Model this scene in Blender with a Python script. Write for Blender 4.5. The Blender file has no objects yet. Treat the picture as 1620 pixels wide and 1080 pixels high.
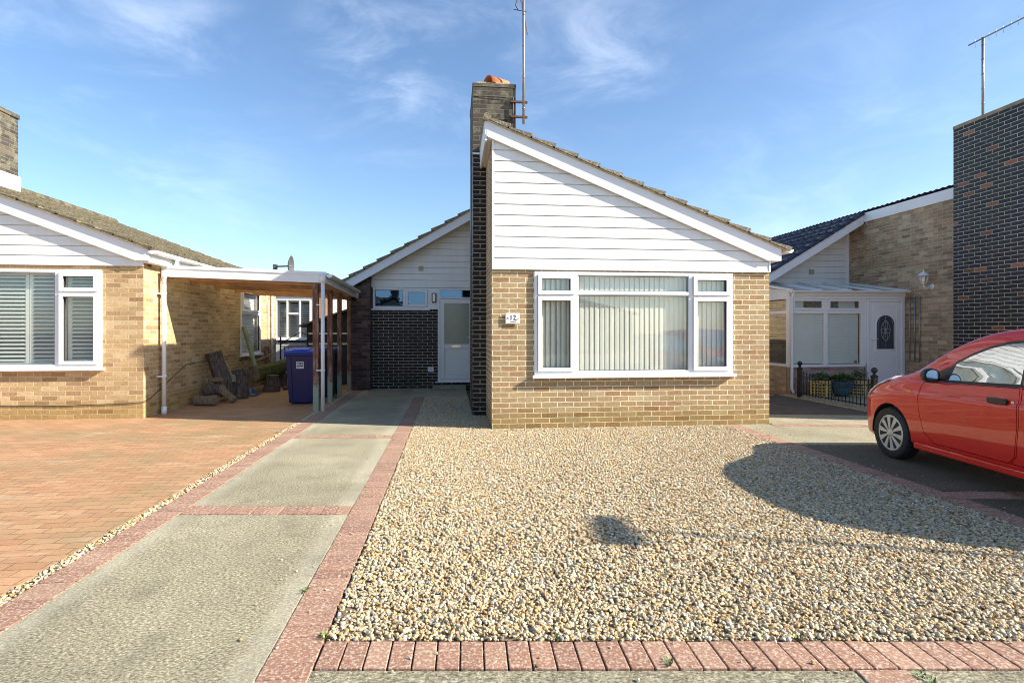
import bpy, bmesh, math, random
import numpy as np
from mathutils import Vector, Matrix, Euler
random.seed(7); np.random.seed(7)
R = math.radians
S = bpy.context.scene
COL = S.collection
TH = R(6.2)
cT, sT = math.cos(TH), math.sin(TH)
def cf(x, z):            # street frame (x right, z away) to house frame
    return x*cT + z*sT, -x*sT + z*cT
def cinv(u, v):
    return u*cT - v*sT, u*sT + v*cT

# ------------------------------------------------------------------ node helpers
class NT:
    def __init__(s, name):
        m = bpy.data.materials.new(name); m.use_nodes = True
        s.m = m; s.t = m.node_tree; s.n = s.t.nodes; s.l = s.t.links
        s.b = s.n['Principled BSDF']; s.out = s.n['Material Output']
    def add(s, typ, **kw):
        n = s.n.new(typ)
        for k, v in kw.items():
            if hasattr(n, k): setattr(n, k, v)
            else: n.inputs[k.replace('_', ' ')].default_value = v
        return n
    def link(s, a, b): s.l.new(a, b)
    def coord(s, kind='Object'): return s.add('ShaderNodeTexCoord').outputs[kind]
    def mapping(s, vec, scale=(1,1,1), rot=(0,0,0), loc=(0,0,0)):
        n = s.add('ShaderNodeMapping'); s.link(vec, n.inputs['Vector'])
        n.inputs['Scale'].default_value = scale; n.inputs['Rotation'].default_value = rot
        n.inputs['Location'].default_value = loc
        return n.outputs[0]
    def noise(s, vec, scale, detail=4, rough=.55, dist=0):
        n = s.add('ShaderNodeTexNoise'); s.link(vec, n.inputs['Vector'])
        n.inputs['Scale'].default_value = scale; n.inputs['Detail'].default_value = detail
        n.inputs['Roughness'].default_value = rough; n.inputs['Distortion'].default_value = dist
        return n.outputs['Fac']
    def ramp(s, fac, stops, interp='LINEAR'):
        n = s.add('ShaderNodeValToRGB'); s.link(fac, n.inputs[0]); cr = n.color_ramp
        cr.interpolation = interp
        while len(cr.elements) < len(stops): cr.elements.new(.5)
        for e, (p, c) in zip(cr.elements, stops):
            e.position = p
            e.color = (c, c, c, 1) if isinstance(c, (int, float)) else (*c, 1)
        return n.outputs[0]
    def mix(s, fac, a, b, mode='MIX'):
        n = s.add('ShaderNodeMix'); n.data_type = 'RGBA'; n.blend_type = mode
        for i, x in ((0, fac), (6, a), (7, b)):
            if isinstance(x, (int, float)):
                n.inputs[i].default_value = x if i == 0 else (x, x, x, 1)
            elif isinstance(x, tuple): n.inputs[i].default_value = (*x, 1)
            else: s.link(x, n.inputs[i])
        return n.outputs[2]
    def math(s, op, a, b=0.0, c=0.0):
        n = s.add('ShaderNodeMath'); n.operation = op
        for i, x in enumerate((a, b, c)):
            if isinstance(x, (int, float)): n.inputs[i].default_value = x
            else: s.link(x, n.inputs[i])
        return n.outputs[0]
    def bump(s, h, strength=.5, dist=.01, normal=None):
        n = s.add('ShaderNodeBump'); s.link(h, n.inputs['Height'])
        n.inputs['Strength'].default_value = strength; n.inputs['Distance'].default_value = dist
        if normal is not None: s.link(normal, n.inputs['Normal'])
        return n.outputs[0]
    def set(s, color=None, rough=None, normal=None, metal=None, coat=None, spec=None):
        for k, v in (('Base Color', color), ('Roughness', rough), ('Normal', normal), ('Metallic', metal), ('Coat Weight', coat), ('Specular IOR Level', spec)):
            if v is None: continue
            i = s.b.inputs[k]
            if isinstance(v, (int, float)): i.default_value = v
            elif isinstance(v, tuple): i.default_value = (*v, 1)
            else: s.link(v, i)
        return s.m
M = {}
def plain(name, col, rough=.5, metal=0, var=.12, scale=6, coat=0, bump=.0, bscale=80, spec=None):
    t = NT(name); o = t.coord('Object')
    n = t.noise(o, scale, 5, .6)
    c = t.mix(t.ramp(n, [(.3, 0), (.7, 1)]), tuple(x*(1-var) for x in col), tuple(min(1, x*(1+var)) for x in col))
    r = t.math('MULTIPLY_ADD', t.noise(o, scale*3, 3), .25, rough-.12)
    nm = t.bump(t.noise(o, bscale, 4), bump, .01) if bump else None
    M[name] = t.set(c, r, nm, metal, coat, spec); return M[name]

def brick(name, pal, mortar, bw=.235, rh=.075, ms=.0055, rough=.85, bump=.6, dirt=None, spec=.3, mvar=.25, base=None):
    t = NT(name); uv = t.coord('UV')
    wob = t.add('ShaderNodeTexNoise'); t.link(uv, wob.inputs['Vector']); wob.inputs['Scale'].default_value = 9
    sub = t.add('ShaderNodeVectorMath'); sub.operation = 'SUBTRACT'; t.link(wob.outputs['Color'], sub.inputs[0]); sub.inputs[1].default_value = (.5,.5,.5)
    sc = t.add('ShaderNodeVectorMath'); sc.operation = 'SCALE'; t.link(sub.outputs[0], sc.inputs[0]); sc.inputs['Scale'].default_value = .0115
    ad = t.add('ShaderNodeVectorMath'); ad.operation = 'ADD'; t.link(uv, ad.inputs[0]); t.link(sc.outputs[0], ad.inputs[1])
    b = t.add('ShaderNodeTexBrick'); t.link(ad.outputs[0], b.inputs['Vector'])
    for k, v in (('Scale', 1), ('Mortar Size', ms), ('Mortar Smooth', .25), ('Bias', 0), ('Brick Width', bw), ('Row Height', rh)): b.inputs[k].default_value = v
    b.inputs['Color1'].default_value = (0,0,0,1); b.inputs['Color2'].default_value = (1,1,1,1); b.inputs['Mortar'].default_value = (.5,.5,.5,1)
    bc = t.ramp(b.outputs['Color'], pal)
    n1 = t.noise(uv, 30, 5, .65); n2 = t.noise(uv, 1.3, 4, .6); n3 = t.noise(uv, 160, 3, .6)
    bc = t.mix(.75, bc, t.ramp(n1, [(.3, .62), (.7, 1.3)]), 'MULTIPLY')
    bc = t.mix(.5, bc, t.ramp(n3, [(.3, .75), (.7, 1.25)]), 'MULTIPLY')
    mc = t.mix(t.ramp(t.noise(uv, 12, 4), [(.3, 0), (.7, 1)]), tuple(x*(1-mvar) for x in mortar), mortar)
    c = t.mix(b.outputs['Fac'], bc, mc)
    c = t.mix(.6, c, t.ramp(n2, [(.3, .8), (.7, 1.15)]), 'MULTIPLY')
    if base:   # algae band at the foot of the wall
        sx = t.add('ShaderNodeSeparateXYZ'); t.link(uv, sx.inputs[0])
        f = t.math('MULTIPLY', t.math('SUBTRACT', 1.0, t.math('MINIMUM', t.math('MAXIMUM', t.math('DIVIDE', t.math('SUBTRACT', sx.outputs[1], t.math('MULTIPLY', t.noise(uv, 3, 4), .3)), .22), 0.0), 1.0)), .7)
        c = t.mix(f, c, t.mix(1.0, c, base, 'MULTIPLY'))
    if dirt:
        c = t.mix(t.ramp(t.noise(uv, dirt[1], 6, .7), [(.5, 0), (.66, dirt[2])]), c, dirt[0])
    inv = t.math('SUBTRACT', 1.0, b.outputs['Fac'])
    h = t.math('ADD', inv, t.math('MULTIPLY', n3, .35))
    M[name] = t.set(c, t.math('MULTIPLY_ADD', n1, .2, rough-.1), t.bump(h, bump, .008), spec=spec)
    return M[name]

def glass(name, tint=(.88,.93,.9), refl=1.0, base=0.04, wave=0.0, gc=(1,1,1)):
    t = NT(name); t.n.remove(t.b)
    tr = t.add('ShaderNodeBsdfTransparent'); tr.inputs[0].default_value = (*tint, 1)
    gl = t.add('ShaderNodeBsdfGlossy'); gl.inputs['Roughness'].default_value = .015; gl.inputs[0].default_value = (*gc, 1)
    ge = t.add('ShaderNodeNewGeometry'); dt = t.add('ShaderNodeVectorMath'); dt.operation = 'DOT_PRODUCT'
    t.link(ge.outputs['Incoming'], dt.inputs[0]); t.link(ge.outputs['Normal'], dt.inputs[1])
    fr = t.math('MULTIPLY_ADD', t.math('POWER', t.math('SUBTRACT', 1.0, t.math('ABSOLUTE', dt.outputs['Value'])), 5.0), .96, .04)
    f = t.math('MINIMUM', t.math('MULTIPLY_ADD', fr, refl, base), 1.0)
    if wave:
        nb = t.bump(t.noise(t.coord('Object'), 1.7, 2), wave, .05); t.link(nb, gl.inputs['Normal'])
    mx = t.add('ShaderNodeMixShader'); t.link(f, mx.inputs[0]); t.link(tr.outputs[0], mx.inputs[1]); t.link(gl.outputs[0], mx.inputs[2])
    t.link(mx.outputs[0], t.out.inputs[0]); M[name] = t.m; return t.m

# ------------------------------------------------------------------ mesh builder
ORG = {}
class MB:
    def __init__(s): s.v = []; s.f = []; s.mi = []; s.sm = []; s.cur = 0; s.smooth = False
    def face(s, idx): s.f.append(tuple(idx)); s.mi.append(s.cur); s.sm.append(s.smooth)
    def poly(s, pts):
        b = len(s.v); s.v += [tuple(p) for p in pts]; s.face(range(b, b+len(pts)))
    def box(s, x0, y0, z0, x1, y1, z1):
        if x0 > x1: x0, x1 = x1, x0
        if y0 > y1: y0, y1 = y1, y0
        if z0 > z1: z0, z1 = z1, z0
        b = len(s.v)
        s.v += [(x0,y0,z0),(x1,y0,z0),(x1,y1,z0),(x0,y1,z0),(x0,y0,z1),(x1,y0,z1),(x1,y1,z1),(x0,y1,z1)]
        for q in ((0,3,2,1),(4,5,6,7),(0,1,5,4),(1,2,6,5),(2,3,7,6),(3,0,4,7)): s.face([b+i for i in q])
        return s
    def hexa(s, p):      # 8 points, same order as box
        b = len(s.v); s.v += [tuple(q) for q in p]
        for q in ((0,3,2,1),(4,5,6,7),(0,1,5,4),(1,2,6,5),(2,3,7,6),(3,0,4,7)): s.face([b+i for i in q])
    def prism(s, pts, axis, a0, a1):   # polygon of 2D points extruded along axis
        def mk(p, a):
            return {'x': (a, p[0], p[1]), 'y': (p[0], a, p[1]), 'z': (p[0], p[1], a)}[axis]
        n = len(pts); b = len(s.v)
        s.v += [mk(p, a0) for p in pts] + [mk(p, a1) for p in pts]
        s.face(range(b, b+n)); s.face([b+n+i for i in reversed(range(n))])
        for i in range(n):
            j = (i+1) % n; s.face([b+j, b+i, b+n+i, b+n+j])
        return s
    def tube(s, p0, p1, r0, r1=None, n=12, cap=True):
        r1 = r0 if r1 is None else r1
        p0, p1 = Vector(p0), Vector(p1); d = (p1-p0).normalized()
        a = d.orthogonal().normalized(); c = d.cross(a); b = len(s.v)
        for p, r in ((p0, r0), (p1, r1)):
            for i in range(n):
                t = 2*math.pi*i/n; s.v.append(tuple(p + (a*math.cos(t)+c*math.sin(t))*r))
        sm = s.smooth; s.smooth = True
        for i in range(n):
            j = (i+1) % n; s.face([b+i, b+j, b+n+j, b+n+i])
        s.smooth = False
        if cap: s.face([b+i for i in reversed(range(n))]); s.face([b+n+i for i in range(n)])
        s.smooth = sm; return s
    def path(s, pts, r, n=10):
        pts = [Vector(p) for p in pts]; b = len(s.v); k = len(pts)
        prev = None
        for i, p in enumerate(pts):
            d = (pts[min(i+1, k-1)] - pts[max(i-1, 0)]).normalized()
            if prev is None: a = d.orthogonal().normalized()
            else: a = (prev - d*prev.dot(d)).normalized()
            prev = a; c = d.cross(a)
            rr = r[i] if isinstance(r, (list, tuple)) else r
            for j in range(n):
                t = 2*math.pi*j/n; s.v.append(tuple(p+(a*math.cos(t)+c*math.sin(t))*rr))
        sm = s.smooth; s.smooth = True
        for i in range(k-1):
            for j in range(n):
                q = (j+1) % n; s.face([b+i*n+j, b+i*n+q, b+(i+1)*n+q, b+(i+1)*n+j])
        s.smooth = False
        s.face([b+j for j in reversed(range(n))]); s.face([b+(k-1)*n+j for j in range(n)])
        s.smooth = sm; return s
    def lathe(s, prof, c, axis='z', n=24, smooth=True, closed=True):
        b = len(s.v); cx, cy, cz = c
        for (r, h) in prof:
            for i in range(n):
                t = 2*math.pi*i/n; a, d = r*math.cos(t), r*math.sin(t)
                s.v.append({'z': (cx+a, cy+d, cz+h), 'y': (cx+a, cy+h, cz-d), 'x': (cx+h, cy+a, cz+d)}[axis])
        sm = s.smooth; s.smooth = smooth
        for k in range(len(prof)-1):
            for i in range(n):
                j = (i+1) % n; s.face([b+k*n+i, b+k*n+j, b+(k+1)*n+j, b+(k+1)*n+i])
        s.smooth = False
        if closed: s.face([b+i for i in reversed(range(n))]); s.face([b+(len(prof)-1)*n+i for i in range(n)])
        s.smooth = sm; return s
    def build(s, name, mats, parent=None, label=None, bevel=0, cat=None, group=None, kind=None, fix=True, xf=None, seg=1):
        me = bpy.data.meshes.new(name); me.from_pydata(s.v, [], s.f)
        if not isinstance(mats, (list, tuple)): mats = [mats]
        for m in mats: me.materials.append(m)
        me.polygons.foreach_set('material_index', s.mi); me.polygons.foreach_set('use_smooth', s.sm)
        if fix:
            bm = bmesh.new(); bm.from_mesh(me); bmesh.ops.recalc_face_normals(bm, faces=bm.faces); bm.to_mesh(me); bm.free()
        uv = me.uv_layers.new(name='UVMap')
        N = len(me.loops); co = np.empty(len(me.vertices)*3); me.vertices.foreach_get('co', co); co = co.reshape(-1, 3)
        li = np.empty(N, dtype=np.int64); me.loops.foreach_get('vertex_index', li)
        pn = np.empty(len(me.polygons)*3); me.polygons.foreach_get('normal', pn); pn = pn.reshape(-1, 3)
        lt = np.empty(len(me.polygons), dtype=np.int64); me.polygons.foreach_get('loop_total', lt)
        nn = np.abs(np.repeat(pn, lt, axis=0)); P = co[li]
        ax = nn.argmax(1); U = np.empty((N, 2))
        U[:, 0] = np.where(ax == 0, P[:, 1], P[:, 0]); U[:, 1] = np.where(ax == 2, P[:, 1], P[:, 2])
        uv.data.foreach_set('uv', U.ravel())
        o = bpy.data.objects.new(name, me); COL.objects.link(o)
        og = (0, 0, 0)
        if parent is not None:
            o.parent = parent; og = ORG.get(parent.name, (0, 0, 0))
        elif cat:
            lo, hi = co.min(0), co.max(0); og = tuple(((lo+hi)/2)[:2]) + (lo[2],)
            og = tuple(float(x) for x in og); o.location = og
        if og != (0, 0, 0): me.transform(Matrix.Translation((-og[0], -og[1], -og[2])))
        ORG[o.name] = og
        if bevel:
            b = o.modifiers.new('edge', 'BEVEL'); b.width = bevel; b.segments = seg; b.limit_method = 'ANGLE'; b.angle_limit = R(40)
        if label: o['label'] = label
        if cat: o['category'] = cat
        if group: o['group'] = group
        if kind: o['kind'] = kind
        return o
def thing(name, label, cat, loc=(0, 0, 0), group=None, rz=0):
    o = bpy.data.objects.new(name, None); COL.objects.link(o); o.location = loc; o.rotation_euler = (0, 0, rz)
    o.empty_display_size = .1
    o['label'] = label; o['category'] = cat
    if group: o['group'] = group
    ORG[o.name] = tuple(loc); return o
def copy_tree(o, parent=None):
    c = o.copy(); COL.objects.link(c); c.parent = parent; ORG[c.name] = ORG[o.name]
    for ch in list(o.children): copy_tree(ch, c)
    return c

# ------------------------------------------------------------------ materials
FACE_PAL = [(0, (.27,.165,.08)), (.12, (.35,.215,.105)), (.3, (.40,.285,.15)), (.5, (.35,.245,.125)), (.65, (.43,.305,.16)), (.82, (.37,.22,.115)), (.92, (.40,.31,.19)), (1, (.49,.38,.22))]
brick('buff_brick', FACE_PAL, (.92,.80,.58), ms=.0065, bump=.8, base=(.72,.68,.45))
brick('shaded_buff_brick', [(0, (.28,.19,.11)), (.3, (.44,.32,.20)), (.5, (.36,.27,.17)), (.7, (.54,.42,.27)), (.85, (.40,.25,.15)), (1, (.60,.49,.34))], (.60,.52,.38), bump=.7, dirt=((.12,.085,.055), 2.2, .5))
brick('left_buff_brick', [(0, (.34,.20,.10)), (.2, (.50,.33,.17)), (.5, (.46,.31,.15)), (.75, (.56,.38,.20)), (1, (.62,.46,.27))], (.76,.63,.42), bump=.8, base=(.7,.66,.42))
brick('blue_black_brick', [(0, (.006,.005,.008)), (.4, (.011,.010,.015)), (.7, (.022,.016,.016)), (.85, (.014,.012,.020)), (.95, (.045,.022,.018)), (1, (.02,.018,.02))], (.56,.51,.35), rough=.5, ms=.0058, bump=.6, spec=.35)
brick('chimney_brick', [(0, (.008,.009,.020)), (.5, (.013,.014,.028)), (.8, (.022,.02,.03)), (.955, (.018,.017,.024)), (.985, (.22,.07,.035)), (1, (.36,.13,.06))], (.62,.58,.38), rough=.45, bump=.7, spec=.4, dirt=((.07,.07,.075), 3.5, .3))
brick('weathered_chimney_brick', [(0, (.045,.04,.034)), (.4, (.085,.072,.055)), (.7, (.06,.055,.05)), (1, (.15,.125,.09))], (.20,.185,.14), rough=.85, dirt=((.26,.24,.17), 5, .6))
brick('dark_pier_brick', [(0, (.045,.03,.032)), (.4, (.085,.055,.05)), (.7, (.13,.085,.07)), (1, (.20,.12,.08))], (.16,.14,.13), rough=.8, dirt=((.03,.028,.04), 3, .5))
brick('pink_brick', [(0, (.30,.19,.16)), (.5, (.44,.30,.26)), (1, (.52,.36,.30))], (.35,.29,.25))
plain('white_plastic', (.80,.80,.80), .32, var=.03, scale=2)
plain('white_board', (.78,.79,.81), .4, var=.05, scale=1.5)
t = NT('cladding'); o = t.coord('Object')
c = t.mix(t.ramp(t.noise(t.mapping(o, (1,1,.12)), 7, 6, .7), [(.45, 0), (.72, .35)]), (.81,.81,.79), (.62,.60,.54))
c = t.mix(t.ramp(t.noise(o, 1.2, 4), [(.4, 0), (.7, .3)]), c, (.70,.71,.70))
M['cladding'] = t.set(c, .38, t.bump(t.noise(t.mapping(o, (.3,1,1)), 5, 3), .12, .02))
plain('cream_mortar', (.52,.44,.28), .9, var=.3, scale=14, bump=.6)
plain('off_white_fascia', (.62,.62,.60), .45, var=.12, scale=4)
plain('rubber', (.02,.02,.02), .6)
plain('room_dark', (.16,.15,.14), .9)
plain('blind_fabric', (.90,.88,.79), .7, var=.04, scale=3)
plain('shutter', (.80,.83,.81), .45, var=.03)
t = NT('timber'); o = t.coord('Object')
n = t.noise(t.mapping(o, (1,1,.18)), 22, 5, .7); c = t.ramp(n, [(.32, (.08,.035,.022)), (.48, (.19,.08,.045)), (.58, (.27,.16,.11)), (.68, (.42,.35,.28))])
sx = t.add('ShaderNodeSeparateXYZ'); t.link(o, sx.inputs[0])
f = t.ramp(t.math('ADD', t.math('MULTIPLY', sx.outputs[2], .5), t.math('MULTIPLY', t.noise(o, 14, 4), .22)), [(.32, 1), (.36, 0)])
c = t.mix(f, c, t.mix(t.noise(o, 40, 3), (.16,.19,.12), (.42,.44,.34)))
M['timber'] = t.set(c, .85, t.bump(n, .6, .01))
plain('raw_timber', (.40,.20,.08), .8, var=.3, scale=5, bump=.4)
plain('green_timber', (.22,.26,.17), .85, var=.3, scale=9, bump=.5)
plain('black_iron', (.012,.012,.014), .45, var=.2)
plain('galvanised', (.33,.33,.34), .42, metal=.7, var=.15, scale=30)
plain('rust_metal', (.12,.07,.05), .7, metal=.3, var=.4)
plain('terracotta', (.55,.16,.06), .8, var=.25, scale=12, bump=.4)
plain('clear_lens', (.85,.87,.85), .12, var=.1)
plain('black_plastic', (.018,.018,.02), .38)
plain('bin_body', (.010,.010,.085), .45, var=.15, scale=3)
plain('bin_dark', (.008,.009,.02), .5)
plain('bin_lid', (.02,.06,.50), .4, var=.1)
plain('sign_white', (.82,.82,.80), .5, var=.03)
plain('ink', (.02,.02,.02), .6)
plain('render_wall', (.86,.85,.83), .85, var=.03, bump=.2)
plain('grey_render', (.50,.53,.56), .85, var=.06, bump=.2)
plain('orange_brick_paint', (.50,.28,.13), .85, var=.2)
plain('grey_frame', (.10,.10,.095), .5)
plain('obscured_glass', (.33,.34,.27), .16, var=.04)
plain('lead_glass', (.055,.065,.085), .12, var=.2, scale=18)
plain('yellow_pot', (.58,.44,.14), .5, var=.15, scale=10)
plain('blue_pot', (.03,.11,.16), .25, var=.3, scale=10)
plain('soil', (.04,.028,.018), .95, bump=.6)
plain('vent_beige', (.42,.40,.26), .6)
plain('lead', (.34,.35,.36), .55, var=.2)
plain('stain_concrete', (.34,.29,.20), .9, var=.3, scale=5, bump=.5)
plain('tyre', (.014,.014,.016), .72, var=.2, scale=20)
plain('hubcap', (.56,.53,.46), .42, metal=.25, var=.12, scale=10)
plain('seat_fabric', (.10,.10,.11), .85)
plain('amber', (.75,.26,.01), .2)
plain('tail_lens', (.35,.008,.01), .12)
plain('chrome', (.7,.7,.7), .12, metal=1, var=.02)
plain('asphalt', (.055,.055,.055), .9, var=.25, scale=3, bump=.6, bscale=120)
plain('dark_brown_ground', (.10,.075,.05), .9, var=.35, scale=5, bump=.6, bscale=120)
plain('earth', (.14,.12,.08), .95, var=.3, scale=1, bump=.5)
t = NT('corrugated_sheet'); tl = t.add('ShaderNodeBsdfTranslucent'); tl.inputs[0].default_value = (.80,.72,.52,1); mxs = t.add('ShaderNodeMixShader'); mxs.inputs[0].default_value = .55
t.set((.55,.55,.52), .6); t.link(t.b.outputs[0], mxs.inputs[1]); t.link(tl.outputs[0], mxs.inputs[2]); t.link(mxs.outputs[0], t.out.inputs[0]); M['corrugated_sheet'] = t.m
glass('window_glass', (.965,.975,.955), 1.0, .03)
glass('dark_glass', (.45,.52,.6), 1.2, .20, wave=.05, gc=(.32,.52,.85))
glass('car_glass', (.75,.85,.80), 1.3, .5, wave=.12)
# car paint
t = NT('red_paint'); o_ = t.coord('Object')
t.set((.62,.010,.006), .45, None, 0, 1.0, .3); t.b.inputs['Coat Roughness'].default_value = .03
t.link(t.bump(t.noise(o_, 2.2, 1), .06, .02), t.b.inputs['Coat Normal'])
M['red_paint'] = t.m
# roof tiles
def tiles(name, cols, lich, lam, rough=.9):
    t = NT(name); o = t.coord('Object')
    n = t.noise(o, 4, 6, .7); n2 = t.noise(o, 34, 4, .7)
    c = t.ramp(n, [(.3, cols[0]), (.5, cols[1]), (.7, cols[2])])
    c = t.mix(.6, c, t.ramp(n2, [(.35, .35), (.65, 1.6)]), 'MULTIPLY')
    c = t.mix(t.ramp(t.noise(o, 16, 5, .75), [(.52, 0), (.62, lam)]), c, lich)
    M[name] = t.set(c, rough, t.bump(n2, .6, .02)); return t.m
tiles('mossy_tile', ((.06,.05,.03), (.115,.095,.06), (.17,.14,.085)), (.20,.18,.08), .7)
tiles('brown_tile', ((.13,.11,.08), (.2,.17,.12), (.28,.24,.17)), (.42,.38,.27), .6)
tiles('slate_blue_tile', ((.012,.014,.03), (.02,.024,.045), (.035,.038,.06)), (.30,.32,.36), .35, .55)
# bark
def bark(name, a, b, moss=None):
    t = NT(name); o = t.coord('Object')
    n = t.noise(t.mapping(o, (1,1,.25)), 34, 5, .7); 
    c = t.ramp(n, [(.35, a), (.65, b)])
    if moss: c = t.mix(t.ramp(t.noise(o, 7, 4), [(.4, 0), (.5, 1)]), c, moss)
    M[name] = t.set(c, .95, t.bump(n, 1, .04))
bark('bark', (.04,.03,.03), (.22,.17,.15)); bark('mossy_bark', (.05,.04,.02), (.14,.11,.06), (.10,.14,.02))
bark('split_wood', (.12,.08,.05), (.36,.27,.17))
# leaves
def leaf(name, a, b):
    t = NT(name); o = t.coord('Object'); t.set(t.ramp(t.noise(o, 25, 3), [(.35, a), (.65, b)]), .5); M[name] = t.m
leaf('leaf_green', (.03,.09,.015), (.12,.24,.04)); leaf('leaf_pale', (.10,.15,.08), (.42,.46,.36))
# concrete slab of the drive (brushed, exposed aggregate; smoother trowelled margins on the bays)
def concrete(name, margin, k=1.0):
    t = NT(name); o = t.coord('Object')
    br = t.noise(t.mapping(o, (.65,1,1), (0,0,-TH)), 88, 5, .76); n1 = t.noise(o, .9, 5, .6); n2 = t.noise(o, 200, 3, .7)
    c = t.ramp(br, [(.36, (.09,.078,.042)), (.5, (.37,.325,.205)), (.64, (.78,.71,.51))])
    hgt = t.math('ADD', br, t.math('MULTIPLY', n2, .4))
    if margin:
        sx = t.add('ShaderNodeSeparateXYZ'); t.link(o, sx.inputs[0])
        e = t.math('ADD', t.math('ABSOLUTE', t.math('ADD', sx.outputs[0], 1.43)), t.math('MULTIPLY', t.noise(o, 5, 5), .10))
        m = t.ramp(e, [(.53, 0), (.62, .5)])
        c = t.mix(m, c, t.mix(t.noise(o, 30, 5), (.36,.325,.23), (.52,.475,.36)))
        hgt = t.math('MULTIPLY', hgt, t.math('SUBTRACT', 1.0, m))
    c = t.mix(1.0, c, t.ramp(n1, [(.3, .70), (.55, 1.0), (.72, 1.22)]), 'MULTIPLY')
    c = t.mix(t.ramp(t.noise(o, 3.2, 6, .7), [(.52, 0), (.68, .4)]), c, (.15,.135,.085))
    c = t.mix(t.ramp(n2, [(.58, 0), (.70, .6)]), c, (.62,.60,.52))
    c = t.mix(t.ramp(t.noise(o, 30, 5, .7), [(.62, 0), (.68, .5)]), c, (.68,.66,.56))
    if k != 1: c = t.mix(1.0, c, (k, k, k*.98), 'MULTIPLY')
    M[name] = t.set(c, .92, t.bump(hgt, 1.0, .022))
concrete('concrete', False); concrete('bay_concrete', True); concrete('shadow_dark_concrete', False, .38)
# paver blocks in the edging
t = NT('paver'); o = t.coord('Object')
rnd = t.add('ShaderNodeNewGeometry').outputs['Random Per Island']
c = t.ramp(rnd, [(0, (.22,.108,.068)), (.3, (.30,.158,.10)), (.6, (.255,.128,.08)), (.85, (.33,.19,.12)), (1, (.28,.152,.098))])
n1 = t.noise(o, 46, 5, .7); n2 = t.noise(o, 2.5, 4, .6)
c = t.mix(.55, c, t.ramp(n1, [(.3, .6), (.7, 1.4)]), 'MULTIPLY')
c = t.mix(t.ramp(t.noise(o, 62, 4, .7), [(.50, 0), (.60, .7)]), c, (.58,.46,.36))
c = t.mix(.5, c, t.ramp(n2, [(.3, .85), (.7, 1.2)]), 'MULTIPLY')
M['paver'] = t.set(c, .88, t.bump(n1, .5, .01))
# neighbour block paving
t = NT('block_paving'); uv = t.mapping(t.coord('UV'), rot=(0,0,R(0)))
b = t.add('ShaderNodeTexBrick'); t.link(uv, b.inputs['Vector'])
for k, v in (('Scale', 1), ('Mortar Size', .0035), ('Mortar Smooth', .3), ('Brick Width', .21), ('Row Height', .105)): b.inputs[k].default_value = v
b.inputs['Color1'].default_value = (0,0,0,1); b.inputs['Color2'].default_value = (1,1,1,1); b.inputs['Mortar'].default_value = (.5,.5,.5,1)
c = t.ramp(b.outputs['Color'], [(0, (.38,.19,.092)), (.5, (.43,.23,.115)), (1, (.46,.26,.135))])
n1 = t.noise(uv, .8, 5, .65); n2 = t.noise(uv, 38, 5, .7); n3 = t.noise(t.mapping(uv, (.5,2,1)), 2.2, 5, .6)
c = t.mix(.6, c, t.ramp(n2, [(.3, .7), (.7, 1.3)]), 'MULTIPLY')
c = t.mix(t.ramp(n1, [(.42, 0), (.62, .75)]), c, (.27,.20,.095))
c = t.mix(t.ramp(n3, [(.58, 0), (.72, .55)]), c, (.62,.48,.36))
brk = t.ramp(t.noise(t.mapping(uv, (.6,1.5,1)), 3.2, 4), [(.34, .45), (.55, 1)])
c = t.mix(t.math('MULTIPLY', b.outputs['Fac'], brk), c, (.09,.055,.03))
M['block_paving'] = t.set(c, .88, t.bump(t.math('ADD', t.math('SUBTRACT', 1.0, b.outputs['Fac']), t.math('MULTIPLY', n2, .3)), .5, .006))
# stones
t = NT('stone'); inf = t.add('ShaderNodeObjectInfo'); o = t.coord('Object')
c = t.ramp(inf.outputs['Random'], [(0, (.50,.41,.25)), (.14, (.62,.57,.46)), (.26, (.47,.33,.16)), (.38, (.53,.44,.29)), (.48, (.42,.23,.08)), (.56, (.48,.39,.25)), (.64, (.27,.27,.265)), (.72, (.58,.49,.33)), (.79, (.12,.11,.10)), (.86, (.50,.31,.12)), (.92, (.38,.36,.32)), (1, (.74,.70,.60))])
c = t.mix(.5, c, t.ramp(t.noise(o, 70, 4, .6), [(.3, .65), (.7, 1.25)]), 'MULTIPLY'); c = t.mix(1.0, c, (1.0,.96,.86), 'MULTIPLY')
M['stone'] = t.set(c, .62, t.bump(t.noise(o, 220, 2), .2, .003))
plain('gravel_bed', (.17,.125,.075), .95, var=.35, scale=60, bump=.8, bscale=90)

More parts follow.
